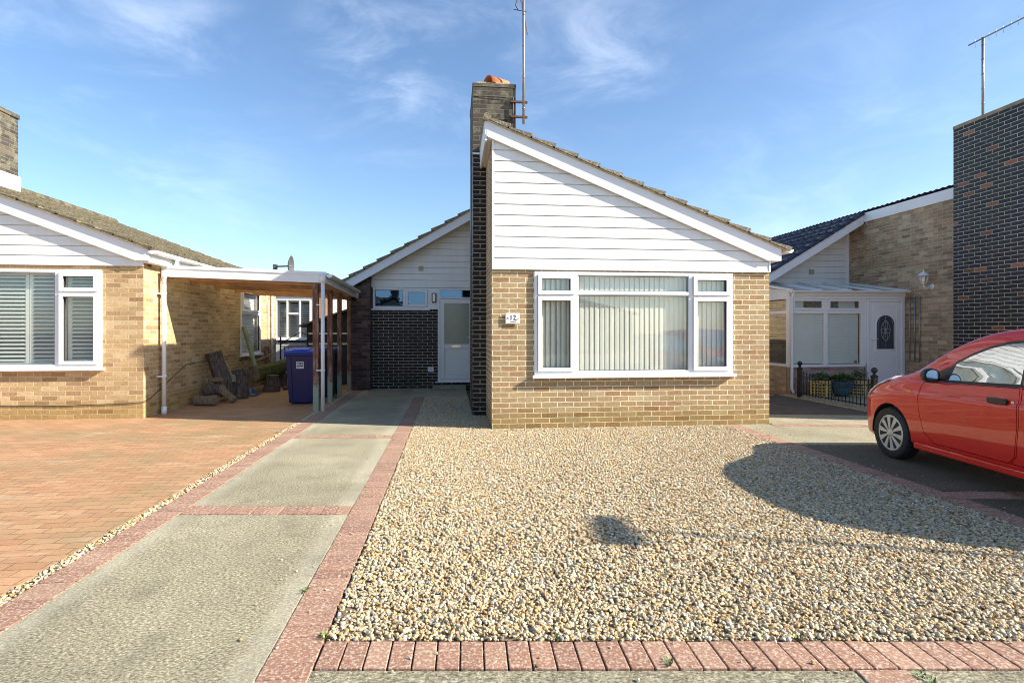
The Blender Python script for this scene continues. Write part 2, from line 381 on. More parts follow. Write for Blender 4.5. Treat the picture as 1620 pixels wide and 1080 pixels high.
# ------------------------------------------------------------------ shared builders
def frame_loc(face, v):
    """box writer for a wall plane: face '-y' (plane y=v) or '+x'/'-x' (plane x=v); a along, h up, d into the wall"""
    if face == '-y': return lambda mb, a0, h0, a1, h1, d0, d1: mb.box(a0, v+d0, h0, a1, v+d1, h1)
    if face == '+x': return lambda mb, a0, h0, a1, h1, d0, d1: mb.box(v-d0, a0, h0, v-d1, a1, h1)
    return lambda mb, a0, h0, a1, h1, d0, d1: mb.box(v+d0, a0, h0, v+d1, a1, h1)
def ring(B, mb, a0, h0, a1, h1, w, d0, d1):
    B(mb, a0, h0, a0+w, h1, d0, d1); B(mb, a1-w, h0, a1, h1, d0, d1)
    B(mb, a0+w, h0, a1-w, h0+w, d0, d1); B(mb, a0+w, h1-w, a1-w, h1, d0, d1)
def window(parent, face, v, a0, h0, a1, h1, lights, sill=True, gl='window_glass', proud=.03):
    """lights: (a0,h0,a1,h1,opening)"""
    B = frame_loc(face, v); mb = MB(); ring(B, mb, a0, h0, a1, h1, .045, -proud, .05)
    w = mb.build('window', M['white_plastic'], parent, bevel=.003)
    fr = MB(); gs = MB(); pn = MB()
    for (x0, y0, x1, y1, op) in lights:
        if op:
            ring(B, fr, x0+.004, y0+.004, x1-.004, y1-.004, .058, -proud-.022, .035)
            g = .06
        else:
            ring(B, fr, x0, y0, x1, y1, .014, -proud+.012, .045); g = .014
        ring(B, gs, x0+g, y0+g, x1-g, y1-g, .005, -proud+.004 if op else -proud+.016, .02)
        B(pn, x0+g+.003, y0+g+.003, x1-g-.003, y1-g-.003, 0, .006)
    fr.build('frame', M['white_plastic'], w, bevel=.005, seg=2)
    gs.build('gasket', M['rubber'], w)
    pn.build('pane', M[gl], w)
    if sill:
        s_ = MB(); B(s_, a0-.03, h0-.045, a1+.03, h0-.002, -proud-.06, .02); s_.build('sill', M['white_plastic'], w, bevel=.006, seg=2)
    return w
def cladding(mb, face, v, fl, fr, h0, h1, pitch=.154, first=.15):
    h = h0; k = 0
    def P(a, d, z): return (a, v+d, z) if face == '-y' else (v+d, a, z)
    while h < h1-.01:
        t_ = min(h+pitch, h1); a0, a1 = fl(h), fr(h); b0, b1 = fl(t_), fr(t_)
        if a1-a0 < .03: break
        b1 = max(b1, b0+.001)
        q = .014
        c0, c1 = fl(t_-q), fr(t_-q)
        if c1 < c0: c1 = c0
        mb.poly([P(a0, -.030, h), P(a1, -.030, h), P(c1, -.024, t_-q), P(c0, -.024, t_-q)])
        mb.poly([P(c0, -.024, t_-q), P(c1, -.024, t_-q), P(b1, -.006, t_), P(b0, -.006, t_)])
        mb.poly([P(a0, -.006, h), P(a1, -.006, h), P(a1, -.030, h), P(a0, -.030, h)])
        h = t_
def tile_roof(A, Bp, y0, y1, gauge=.32, roll=.15, amp=.022, thick=.03, n_sub=4, jit=.004, lap=.018):
    """stepped courses of rolled tiles from eave A=(x,z) to ridge Bp=(x,z), running along y"""
    mb = MB(); A = Vector((A[0], 0, A[1])); Bp = Vector((Bp[0], 0, Bp[1]))
    L = (Bp-A).length; d = (Bp-A)/L; n = Vector((-d.z, 0, d.x)); n = n if n.z > 0 else -n
    k = max(1, round(L/gauge)); g = L/k
    ys = []; nc = max(1, round((y1-y0)/(roll))); rl = (y1-y0)/nc
    prof = [0, .15, .75, 1, .75, .15] if amp > .01 else [0, 0]
    for c in range(nc):
        for j, p in enumerate(prof): ys.append((y0+(c+j/len(prof))*rl, p*amp, c))
    ys.append((y1, 0, nc))
    for i in range(k):
        rows = []
        jj = [random.uniform(-jit, jit) for _ in range(nc//2+2)]
        s0 = i*g-.03; s1 = (i+1)*g
        for (s, off) in ((s0, 0.0), (s0, thick), (s1, thick-lap)):
            row = []
            for (y, a, c) in ys:
                h = off + (a if off else 0) + (jj[c//2] if off else 0)
                p = A + d*(s+ (jj[(c//2+1) % len(jj)]*1.5 if s == s0 else 0)) + n*h; row.append((p.x, y, p.z))
            rows.append(row)
        b = len(mb.v); m = len(ys)
        for r_ in rows: mb.v += r_
        for r_ in range(2):
            for j in range(m-1): mb.face([b+r_*m+j, b+r_*m+j+1, b+(r_+1)*m+j+1, b+(r_+1)*m+j])
        for j in (0, m-1):        # verge ends
            q = A + d*s1 - n*.004; q0 = A + d*s0 - n*.004
            e = len(mb.v); yy = ys[j][0]
            mb.v += [(q0.x, yy, q0.z), (q.x, yy, q.z)]
            mb.face([b+j, b+m+j, b+2*m+j, e+1, e])
    return mb
def gutter(pts0, pts1, r=.055, n=10, thick=.004):
    """half-round gutter between two points"""
    mb = MB(); p0, p1 = Vector(pts0), Vector(pts1); d = (p1-p0).normalized(); s = d.cross(Vector((0,0,1))).normalized()
    for rr in (r, r-thick):
        b = len(mb.v)
        for p in (p0, p1):
            for i in range(n+1):
                t = math.pi*i/n; q = p + s*math.cos(t)*rr - Vector((0,0,1))*math.sin(t)*rr; mb.v.append(tuple(q))
        mb.smooth = True
        for i in range(n): mb.face([b+i, b+i+1, b+n+2+i, b+n+1+i])
    mb.smooth = False
    for p in (p0, p1):   # stop ends
        b = len(mb.v)
        for i in range(n+1):
            t = math.pi*i/n; mb.v.append(tuple(p + s*math.cos(t)*r*1.04 - Vector((0,0,1))*math.sin(t)*r*1.04))
        mb.face(range(b, b+n+1))
    L = (p1-p0).length; k = max(1, int(L/.9))
    for i in range(k+1):  # brackets
        p = p0 + (p1-p0)*((i+.15)/(k+.3)); b = len(mb.v)
        for w in (-.012, .012):
            for i2 in range(n+1):
                t = math.pi*i2/n; mb.v.append(tuple(p + d*w + s*math.cos(t)*(r+.006) - Vector((0,0,1))*math.sin(t)*(r+.006)))
        for i2 in range(n): mb.face([b+i2, b+i2+1, b+n+2+i2, b+n+1+i2])
    return mb
def text_mesh(s, size, name, mat, parent, origin, face='-y', thick=.002, extra=0, align='CENTER', shear=0):
    cu = bpy.data.curves.new(name, 'FONT'); cu.body = s; cu.size = size; cu.extrude = thick; cu.align_x = align; cu.offset = extra; cu.shear = shear
    o = bpy.data.objects.new(name, cu); dg = None
    COL.objects.link(o); bpy.context.view_layer.update()
    me = bpy.data.meshes.new_from_object(o.evaluated_get(bpy.context.evaluated_depsgraph_get()))
    COL.objects.unlink(o); bpy.data.objects.remove(o)
    me.name = name; me.transform(Matrix.Rotation(R(90), 4, 'X')); og = ORG.get(parent.name, (0,0,0))
    me.transform(Matrix.Translation(Vector(origin)-Vector(og)))
    me.materials.clear(); me.materials.append(mat)
    o = bpy.data.objects.new(name, me); COL.objects.link(o); o.parent = parent; ORG[o.name] = og
    return o

# ================================================================== SETTING
def quadsheet(name, pts, z, mat, thick=0, kind='structure'):
    mb = MB()
    if thick: mb.prism(pts, 'z', z-thick, z)
    else: mb.poly([(x, y, z) for x, y in pts])
    o = mb.build(name, mat); o['kind'] = kind; return o
quadsheet('ground', [(-300,-300),(300,-300),(300,300),(-300,300)], -.06, M['earth'])
quadsheet('road', [cf(-80,-7.2), cf(80,-7.2), cf(80,-1.0), cf(-80,-1.0)], -.05, M['asphalt'])
ROWZ0, ROWZ1 = 2.312, 2.516
quadsheet('pavement', [cf(-40,-.95), cf(40,-.95), cf(40,ROWZ0-.01), cf(-.9,ROWZ0-.01), cf(-1.3,1.0), cf(-40,1.0)], -.004, M['concrete'], .1)
# concrete drive bays
def vrow(x): return x
def yat(u, z):            # v on the street-parallel line z at given u
    # z = u*sT + v*cT
    return (z - u*sT)/cT
UL0, UL1, UR0, UR1 = -2.29, -2.08, -.785, -.575
bays = [(1.15, 4.255), (4.47, 7.30), (7.52, None)]
mb = MB()
for z0, z1 in bays:
    a = [(UL1, yat(UL1, z0)), (UR0, yat(UR0, z0))]
    b = [(UR0, yat(UR0, z1)), (UL1, yat(UL1, z1))] if z1 else [(UR0, 12.0), (-.1, 12.0), (.35, 12.0), (.35, 13.8), (UL1, 13.8)]
    mb.prism(a+b, 'z', -.05, 0)
o = mb.build('driveway', M['bay_concrete'], bevel=.006); o['kind'] = 'structure'
quadsheet('joint_bed', [(-2.4,.5),(-.4,.5),(-.4,13.8),(-2.4,13.8)], -.02, M['earth'])
# edging blocks, each its own island so each gets its own shade
def blocks(mb, corners, ndiv, gap=.0060, z=.002):
    """rectangle given as 4 corners (p00,p10,p11,p01); divided along p00->p01"""
    p00, p10, p11, p01 = [Vector((*c, 0)) for c in corners]
    for i in range(ndiv):
        t0, t1 = i/ndiv, (i+1)/ndiv
        a, b = p00.lerp(p01, t0), p10.lerp(p11, t0); c, d = p10.lerp(p11, t1), p00.lerp(p01, t1)
        dv = (d-a).normalized()*gap*.5; g2 = (b-a).normalized()*.0015
        zz = z + random.uniform(-.0015, .0015); w = [random.uniform(-.0012,.0012) for _ in range(4)]
        q = [a+dv+g2, b+dv-g2, c-dv-g2, d-dv+g2]
        mb.hexa([(p.x, p.y, -.045) for p in q]+[(p.x, p.y, zz+w[k]) for k, p in enumerate(q)])
mb = MB()
blocks(mb, [(UL0,.6),(UL1,.6),(UL1,13.5),(UL0,13.5)], 126)
blocks(mb, [(UR0,1.3),(UR1,1.3),(UR1,12.0),(UR0,12.0)], 104)
for z0, z1 in ((4.262, 4.463), (7.307, 7.513)):
    blocks(mb, [(UL1+.003, yat(UL1, z0)), (UL1+.003, yat(UL1, z1)), (UR0-.003, yat(UR0, z1)), (UR0-.003, yat(UR0, z0))], 12)
x0 = cinv(UR1+.004, yat(UR1, ROWZ0))[0]
pa, pb = cf(x0, ROWZ0), cf(x0+.11, ROWZ1)
n_ = 58; xe = x0 + n_*.1015
blocks(mb, [cf(x0, ROWZ0), cf(x0-.018, ROWZ1), cf(xe, ROWZ1), cf(xe, ROWZ0)], n_, gap=.0065)
BR0, BR1 = 4.06, 4.27
v_r = yat(BR0, ROWZ1+.01)
blocks(mb, [(BR0, v_r), (BR1, v_r-.03), (BR1, 7.93), (BR0, 7.93)], 58)
# column of blocks crossing the pavement at the right, and cross course in the right drive
blocks(mb, [cf(1.42, 1.2), cf(1.63, 1.2), cf(1.63, ROWZ0-.008), cf(1.42, ROWZ0-.008)], 11)
blocks(mb, [(BR1+.003, yat(BR1, 4.66)), (BR1+.003, yat(BR1, 4.87)), (7.2, yat(7.2, 4.87)), (7.2, yat(7.2, 4.66))], 29)
blocks(mb, [(4.79, 7.95), (4.79, 7.75), (7.2, 7.35), (7.2, 7.55)], 24)
o = mb.build('block_edging', M['paver'], bevel=.004, seg=2); o['kind'] = 'structure'
# right-hand drive
mb = MB()
DK = mb
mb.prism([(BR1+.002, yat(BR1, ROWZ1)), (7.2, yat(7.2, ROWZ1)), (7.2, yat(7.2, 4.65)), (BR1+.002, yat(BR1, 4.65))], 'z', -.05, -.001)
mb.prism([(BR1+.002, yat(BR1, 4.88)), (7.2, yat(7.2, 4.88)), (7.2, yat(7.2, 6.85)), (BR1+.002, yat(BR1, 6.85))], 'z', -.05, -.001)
o = mb.build('driveway', M['shadow_dark_concrete']); o['kind'] = 'structure'  # drive concrete darkened in its colour to deepen the car's shadow
mb = MB()
mb.prism([(BR1+.002, yat(BR1, 6.87)), (7.2, yat(7.2, 6.87)), (7.2, 7.34), (4.79, 7.74), (4.79, 7.93), (BR1+.002, 7.93)], 'z', -.05, -.001)
mb.prism([(4.79, 7.96), (7.2, 7.56), (7.2, 8.55), (4.79, 8.95)], 'z', -.05, -.001)
o = mb.build('driveway', M['concrete']); o['kind'] = 'structure'
quadsheet('side_path', [(4.79, 8.955), (7.2, 8.555), (7.2, 14), (4.79, 14)], -.003, M['dark_brown_ground'], .05)  # dark brown surface, starting where the pale concrete stops
quadsheet('forecourt', [(7.32, 1.5), (22, 0), (22, 12), (7.32, 14)], -.006, M['block_paving'], .04)
quadsheet('forecourt', [(-2.385, 1.0), (-2.385, 18.5), (-16, 18.5), (-16, 2.4)], -.002, M['block_paving'], .04)

# gravel: small instanced stones over a bed
def gn_stones(name, pts, dens, z=-.006, smin=.5, smax=1.25, lift=.012, seed=1, base=True):
    mb = MB(); mb.poly([(x, y, z) for x, y in pts]); o = mb.build(name, [M['gravel_bed'], M['stone']], fix=False); o['kind'] = 'stuff'
    me = o.data
    if me.polygons[0].normal.z < 0: me.flip_normals()
    g = bpy.data.node_groups.new(name+'_nodes', 'GeometryNodeTree')
    g.interface.new_socket('Geometry', in_out='INPUT', socket_type='NodeSocketGeometry')
    g.interface.new_socket('Geometry', in_out='OUTPUT', socket_type='NodeSocketGeometry')
    N = g.nodes; L = g.links; gi = N.new('NodeGroupInput'); go = N.new('NodeGroupOutput')
    d = N.new('GeometryNodeDistributePointsOnFaces'); d.inputs['Density'].default_value = dens; d.inputs['Seed'].default_value = seed
    L.new(gi.outputs[0], d.inputs['Mesh'])
    rv = N.new('FunctionNodeRandomValue'); rv.data_type = 'FLOAT_VECTOR'; rv.inputs[0].default_value = (0,0,-.002); rv.inputs[1].default_value = (0,0,lift)
    sp = N.new('GeometryNodeSetPosition'); L.new(d.outputs['Points'], sp.inputs['Geometry']); L.new(rv.outputs[0], sp.inputs['Offset'])
    gti = N.new('GeometryNodeGeometryToInstance')
    for k, dim in enumerate([(1,.72,.5), (1,.85,.6), (.9,.6,.55), (1.15,.7,.42), (.85,.8,.65), (1,.6,.6), (.95,.9,.45)]):
        ic = N.new('GeometryNodeMeshIcoSphere'); ic.inputs['Radius'].default_value = .0115; ic.inputs['Subdivisions'].default_value = 3
        tr = N.new('GeometryNodeTransform'); tr.inputs['Scale'].default_value = dim; L.new(ic.outputs['Mesh'], tr.inputs['Geometry'])
        ps = N.new('GeometryNodeInputPosition'); nz = N.new('ShaderNodeTexNoise'); nz.noise_dimensions = '4D'; nz.inputs['W'].default_value = k*3.7+seed; nz.inputs['Scale'].default_value = 75; nz.inputs['Detail'].default_value = 1
        L.new(ps.outputs[0], nz.inputs['Vector'])
        s1 = N.new('ShaderNodeVectorMath'); s1.operation = 'SUBTRACT'; L.new(nz.outputs['Color'], s1.inputs[0]); s1.inputs[1].default_value = (.5,.5,.5)
        s2 = N.new('ShaderNodeVectorMath'); s2.operation = 'SCALE'; L.new(s1.outputs[0], s2.inputs[0]); s2.inputs['Scale'].default_value = .016
        so = N.new('GeometryNodeSetPosition'); L.new(tr.outputs[0], so.inputs['Geometry']); L.new(s2.outputs[0], so.inputs['Offset'])
        sm = N.new('GeometryNodeSetShadeSmooth'); L.new(so.outputs[0], sm.inputs[0])
        mt = N.new('GeometryNodeSetMaterial'); mt.inputs['Material'].default_value = M['stone']; L.new(sm.outputs[0], mt.inputs[0])
        L.new(mt.outputs[0], gti.inputs[0])
    io = N.new('GeometryNodeInstanceOnPoints'); L.new(sp.outputs[0], io.inputs['Points']); L.new(gti.outputs[0], io.inputs['Instance']); io.inputs['Pick Instance'].default_value = True
    ri = N.new('FunctionNodeRandomValue'); ri.data_type = 'INT'; ri.inputs[4].default_value = 0; ri.inputs[5].default_value = 6; L.new(ri.outputs[2], io.inputs['Instance Index'])
    rr = N.new('FunctionNodeRandomValue'); rr.data_type = 'FLOAT_VECTOR'; rr.inputs[0].default_value = (-.6,-.6,0); rr.inputs[1].default_value = (.6,.6,6.283); L.new(rr.outputs[0], io.inputs['Rotation'])
    rs = N.new('FunctionNodeRandomValue'); rs.data_type = 'FLOAT'; rs.inputs[2].default_value = smin; rs.inputs[3].default_value = smax; L.new(rs.outputs[1], io.inputs['Scale'])
    jn = N.new('GeometryNodeJoinGeometry'); (L.new(gi.outputs[0], jn.inputs[0]) if base else None); L.new(io.outputs[0], jn.inputs[0]); L.new(jn.outputs[0], go.inputs[0])
    md = o.modifiers.new('stones', 'NODES'); md.node_group = g
    return o
gn_stones('gravel', [(UR1+.012, yat(UR1, ROWZ1+.012)), (BR0-.012, yat(BR0, ROWZ1+.012)), (BR0-.012, 7.935), (.565, 7.935), (.565, 9.24), (.345, 9.24), (.345, 11.99), (UR1+.012, 11.99)], 5600, smin=.5, smax=1.28)
gn_stones('gravel', [(-2.375, 2.2), (-2.30, 2.2), (-2.30, 13.5), (-2.375, 13.5)], 4200, z=-.012, seed=5)
gn_stones('gravel', [(7.205, 6.5), (7.315, 6.5), (7.315, 11.6), (7.205, 11.6)], 3200, z=-.012, seed=9)
gn_stones('gravel', [(4.80, 11.9), (7.0, 11.4), (7.0, 11.65), (4.80, 12.2)], 2000, z=.002, seed=3)

gn_stones('stray_gravel', [(UR0-.25, 2.4), (UR1+.01, 2.4), (UR1+.01, 11.9), (UR0-.25, 11.9)], 26, z=.006, smin=.4, smax=.9, lift=.002, seed=21, base=False)
gn_stones('stray_gravel', [(BR0-.01, 2.3), (BR1+.3, 2.3), (BR1+.3, 7.8), (BR0-.01, 7.8)], 30, z=.006, smin=.4, smax=.9, lift=.002, seed=22, base=False)
gn_stones('stray_gravel', [cf(-.8, ROWZ0-.1), cf(4.5, ROWZ0-.1), cf(4.5, ROWZ1), cf(-.8, ROWZ1)], 30, z=.006, smin=.35, smax=.8, lift=.002, seed=23, base=False)
mb = MB()
spots = [cf(x, z) for x, z in ((.665, ROWZ0+.03), (1.66, ROWZ0-.06), (1.68, ROWZ0-.1), (1.3, ROWZ1+.02), (2.2, 3.1), (-.86, 2.55), (.2, ROWZ1+.01))] + [(UR0, 3.1), (4.8, 7.93), (.55, 7.9), (-2.4, 8.0)]
for (x, y) in spots:
    for i in range(26):
        a = random.uniform(0, 6.28); q = random.uniform(0, .022); p = Vector((x+q*math.cos(a), y+q*math.sin(a)*1.6, .002)); d = Vector((math.cos(a)*.5, math.sin(a)*.5, random.uniform(.3, 1))).normalized()*random.uniform(.008, .02); w_ = d.cross(Vector((0,0,1))).normalized()*.003
        mb.poly([p-w_, p+w_, p+d+w_*.6, p+d-w_*.6])
o = mb.build('moss', M['leaf_green'], fix=False); o['kind'] = 'stuff'

# ================================================================== HOUSE number twelve
def slope_prism(mb, u0, h0, u1, h1, t, y0, y1):
    mb.prism([(u0, h0), (u1, h1), (u1, h1-t), (u0, h0-t)], 'y', y0, y1)
H = thing('bungalow', 'buff brick bungalow with white boarded gable, wide blinds window and tall dark chimney', 'house', (2.7, 7.95, 0))
v0 = 7.945
mb = MB()
mb.box(.572, v0, -.05, 1.184, v0+.25, 2.31); mb.box(4.185, v0, -.05, 4.778, v0+.25, 2.31)
mb.box(1.184, v0, -.05, 4.185, v0+.25, .77); mb.box(1.184, v0, 2.262, 4.185, v0+.25, 2.31)
mb.prism([(.572, 2.31), (4.778, 2.31), (4.778, 2.66), (.572, 4.30)], 'y', v0+.003, v0+.12)
mb.box(.572, v0+.25, -.05, .82, 20, 4.16)
mb.box(4.53, v0+.25, -.05, 4.778, 20, 2.5)
W0 = mb.build('front_wall', M['buff_brick'], H)
mb = MB(); hr = lambda u: 4.395-.393*(u-.5)
ul = .600
cladding(mb, '-y', v0, lambda h: ul, lambda h: min(4.75, .5+(4.395-.03-h)/.393), 2.30, 4.33)
mb.build('gable_cladding', M['cladding'], H)
mb = MB(); mb.box(.572, v0-.036, 2.30, .602, v0-.001, 4.28); mb.box(4.752, v0-.036, 2.30, 4.782, v0-.001, 2.56); mb.box(.572, v0-.0345, 2.284, 4.782, v0-.001, 2.300)
mb.build('corner_trim', M['white_plastic'], H, bevel=.003)
mb = MB()
mb.prism([(.49, hr(.49)-.015), (4.93, hr(4.93)-.015), (4.93, 2.455), (4.74, 2.455), (.49, hr(.49)-.235)], 'y', v0-.072, v0-.037)
# lower lip
mb.prism([(.49, hr(.49)-.2), (4.72, 2.49), (4.72, 2.452), (.49, hr(.49)-.24)], 'y', v0-.084, v0-.0725)
mb.build('bargeboard', M['white_board'], H, bevel=.003)
mb = MB(); mb.box(4.79, v0-.036, 2.456, 4.93, 20, 2.60); mb.build('eaves_box', M['white_board'], H)
mb = MB(); mb.box(.468, v0-.07, 4.10, .498, 9.245, 4.385); mb.build('eaves_fascia', M['white_board'], H, bevel=.003)
MB().box(.468, 10.66, 4.10, .498, 13.37, 4.385).build('eaves_fascia', M['white_board'], H, bevel=.003)
MB().box(.4985, v0-.036, 4.13, .571, 9.245, 4.16).build('soffit', M['white_board'], H)
mb = tile_roof((5.03, hr(5.03)+.004), (.46, hr(.46)+.004), v0-.115, 20, gauge=.36, thick=.062, lap=.050)
RF = mb.build('roof', M['brown_tile'], H, fix=False)
mb = MB(); slope_prism(mb, .46, hr(.46), 4.99, hr(4.99), .016, v0-.10, 20); mb.build('undercloak', M['cream_mortar'], RF)
mb = MB(); mb.tube((.50, v0-.12, 4.435), (.50, 20, 4.435), .05, n=10); mb.box(.44, v0-.118, 4.38, .56, v0-.03, 4.437); mb.build('ridge_capping', M['brown_tile'], RF)
gutter((5.06, v0-.09, 2.63), (5.06, 20, 2.60)).build('gutter', M['white_plastic'], H)
# front window
L_ = [(1.229,1.925,1.77,2.22,1),(1.229,.815,1.77,1.905,1),(1.82,1.975,3.50,2.22,0),(1.82,.815,3.50,1.935,0),(3.56,1.925,4.14,2.22,1),(3.56,.815,4.14,1.905,1)]
def mull(w, B, bars, proud=.03):
    mb = MB()
    for a0, h0, a1, h1 in bars: B(mb, a0, h0, a1, h1, -proud+.0015, .05)
    return mb.build('mullion', M['white_plastic'], w, bevel=.003)
WN = window(H, '-y', v0, 1.184, .77, 4.185, 2.262, L_)
B = frame_loc('-y', v0)
mull(WN, B, [(1.77,.815,1.82,2.217),(3.50,.815,3.56,2.217),(1.229,1.905,1.77,1.925),(1.82,1.935,3.5,1.975),(3.56,1.905,4.14,1.925)])
mb = MB()
def vblind(mb, a0, a1, h0, h1, v, pitch=.076, ang=26, w=.089):
    a = a0; k = 0
    while a < a1-.02:
        an = R(ang + random.uniform(-4, 4)); dx, dy = math.cos(an)*w/2, math.sin(an)*w/2
        cx = a+pitch/2; n = 5; b = len(mb.v); sw = random.uniform(-.004, .004)
        for hh, s_ in ((h0+random.uniform(0,.01), sw), (h1, 0)):
            for i in range(n):
                q = -1+2*i/(n-1); bow = .006*(1-q*q)
                mb.v.append((cx+dx*q+s_, v+dy*q-bow, hh))
        mb.smooth = True
        for i in range(n-1): mb.face([b+i, b+i+1, b+n+i+1, b+n+i])
        mb.smooth = False
        a += pitch
for a0, a1, an in ((1.22, 1.80, 26), (1.80, 3.53, 9), (3.53, 4.16, 14)): vblind(mb, a0, a1, .80, 2.205, v0+.078, ang=an)
mb.box(1.2, v0+.055, 2.206, 4.17, v0+.10, 2.24)
mb.build('vertical_blind', M['blind_fabric'], WN, fix=False)
mb = MB(); mb.box(.9, 10.5, 0, 4.5, 10.6, 2.45); mb.box(.83, v0+.26, 2.42, 4.5, 11, 2.45); mb.box(.9, v0+.26, -.01, 4.5, 10.5, .02); mb.build('room', M['room_dark'], H)
# chimney
CH = MB().box(.35, 9.25, -.05, 1.07, 10.65, 4.35).build('chimney', M['blue_black_brick'], H)
MB().box(.353, 9.253, 4.35, 1.067, 10.647, 5.46).build('stack', M['weathered_chimney_brick'], CH)
mb = MB(); mb.box(.345, 9.245, 5.46, 1.075, 10.655, 5.53); mb.build('top_course', M['weathered_chimney_brick'], CH, bevel=.01)
mb = MB(); mb.prism([(.36,5.53),(1.06,5.53),(.95,5.555),(.45,5.555)], 'y', 9.27, 10.6); mb.build('mortar_flaunching', M['cream_mortar'], CH)
MB().box(.345, 9.243, 4.335, .60, 9.2495, 4.365).build('lead_flashing', M['white_board'], CH)
mb = MB(); b_ = []          # half-round clay hood
for rr in (.15, .132):
    b = len(mb.v); b_.append(b)
    for (x, y) in ((.60, 9.36), (.93, 9.55)):
        for i in range(13):
            t_ = math.pi*i/12; ca, sa = math.cos(t_)*rr, math.sin(t_)*rr*1.05
            mb.v.append((x-ca*.5, y+ca*.87, 5.548+sa))
mb.smooth = True
for b in b_:
    for i in range(12): mb.face([b+i, b+i+1, b+14+i, b+13+i])
mb.smooth = False
for e in (0, 13):
    for i in range(12): mb.face([b_[0]+e+i, b_[0]+e+i+1, b_[1]+e+i+1, b_[1]+e+i])
mb.build('clay_hood', M['terracotta'], CH)
mb = MB(); mb.path([(.35,9.25,5.3),(.6,9.235,5.30),(.9,9.235,5.29),(1.0,9.235,5.27)], .006); mb.path([(.335,9.25,4.35),(.33,9.24,3.9),(.338,9.24,0)], .006); mb.build('cable', M['rubber'], CH)
# rear wing with the entrance
v1 = 13.8; hr2 = lambda u: 2.58+.584*(u+2.5)
mb = MB()
mb.prism([(-2.394,-.05),(-1.93,-.05),(-1.93,hr2(-1.93)-.05),(-2.394,hr2(-2.394)-.05)], 'y', 13.55, 13.795)
mb.box(-2.394, 13.795, -.05, -2.15, 20, 2.55); mb.build('side_wall', M['dark_pier_brick'], H)
mb = MB(); mb.box(-1.93, v1, -.05, -.34, v1+.2, 1.935); mb.box(-.34, v1, -.05, .60, v1+.2, .165); mb.build('entrance_wall', M['blue_black_brick'], H)
mb = MB(); cladding(mb, '-y', v1, lambda h: max(-1.93, -2.5+(h+.19-2.58)/.584), lambda h: .5, 2.50, 4.22, first=.15)
mb.prism([(-1.93,2.50),(.57,2.50),(.57,4.2),(-1.93,2.75)], 'y', v1+.004, v1+.1)
mb.box(-1.93, v1-.034, 2.47, .5, v1, 2.499)
mb.build('gable_cladding', M['cladding'], H)
mb = MB(); slope_prism(mb, -2.56, hr2(-2.56)-.012, .53, hr2(.53)-.012, .215, 13.40, 13.435); mb.build('bargeboard', M['white_board'], H, bevel=.003)
mb = MB(); slope_prism(mb, -2.56, hr2(-2.56)-.19, .53, hr2(.53)-.19, .015, 13.436, v1-.036); mb.build('soffit', M['off_white_fascia'], H)
mb = tile_roof((-2.66, hr2(-2.66)+.002), (.53, hr2(.53)+.002), 13.34, 20, gauge=.36, thick=.062, lap=.048)
mb.build('roof', M['brown_tile'], H, fix=False)
mb = MB(); slope_prism(mb, -2.60, hr2(-2.60), .53, hr2(.53), .011, 13.36, 20); mb.build('undercloak', M['cream_mortar'], H)
gutter((-2.70, 13.36, 2.47), (-2.70, 20, 2.44)).build('gutter', M['black_plastic'], H)
B = frame_loc('-y', v1)
WN = window(H, '-y', v1, -1.90, 1.955, -.545, 2.462, [(-1.855, 2.0, -1.17, 2.417, 0), (-1.12, 2.0, -.59, 2.417, 1)], gl='dark_glass')
mull(WN, B, [(-1.17, 2.0, -1.12, 2.417)])
mb = MB(); B(mb, -.545, 1.94, -.335, 2.462, -.026, .05); mb.build('infill_panel', M['white_plastic'], H)
mb = MB(); mb.box(-.485, v1-.075, 2.10, -.37, v1-.027, 2.34); WL = mb.build('wall_light', M['grey_frame'], H, bevel=.02, seg=3)
mb = MB(); mb.box(-.462, v1-.098, 2.125, -.393, v1-.0755, 2.315); mb.build('diffuser', M['clear_lens'], WL, bevel=.015, seg=3)
mb = MB(); ring(B, mb, -.335, .17, .60, 2.462, .05, -.03, .05); B(mb, -.285, 2.20, .55, 2.24, -.029, .05)
DF = mb.build('door_frame', M['white_plastic'], H, bevel=.004)
mb = MB(); B(mb, -.282, 2.243, .547, 2.409, 0, .006); mb.build('pane', M['dark_glass'], DF)
mb = MB(); B(mb, -.40, .145, .62, .168, -.10, .02); mb.build('sill', M['white_plastic'], DF, bevel=.004)
mb = MB(); ring(B, mb, -.28, .225, .545, 2.195, .105, -.022, .03); B(mb, -.175, .98, .44, 1.085, -.0215, .03); B(mb, -.175, .33, .44, .98, -.004, .02); ring(B, mb, -.165, .34, .43, .97, .02, -.014, -.0045)
DR = mb.build('door', M['white_plastic'], H, bevel=.006, seg=2)
mb = MB(); B(mb, -.175, 1.085, .44, 2.09, -.008, .01); mb.build('obscured_pane', M['obscured_glass'], DR)
mb = MB(); ring(B, mb, -.01, 1.0, .26, 1.07, .012, -.035, -.022); B(mb, 0, 1.01, .25, 1.06, -.03, -.022); mb.build('letter_box', M['chrome'], DR, bevel=.003)
mb = MB(); mb.tube((.40, v1-.06, 1.26), (.52, v1-.06, 1.26), .01); mb.tube((.50, v1-.06, 1.26), (.50, v1-.02, 1.26), .01); mb.build('handle', M['white_plastic'], DR)
mb = MB(); B(mb, -.80, 2.88, -.685, 2.99, -.055, -.031); B(mb, -.785, 2.895, -.70, 2.975, -.06, -.0555); mb.build('air_vent', M['vent_beige'], H, bevel=.005)
mb = MB(); B(mb, -.575, .41, -.435, .53, -.03, 0); GV = mb.build('service_cover', M['white_plastic'], H, bevel=.008, seg=2)
mb = MB(); B(mb, -.54, .435, -.47, .505, -.034, -.0305); mb.build('hatch', M['off_white_fascia'], GV)
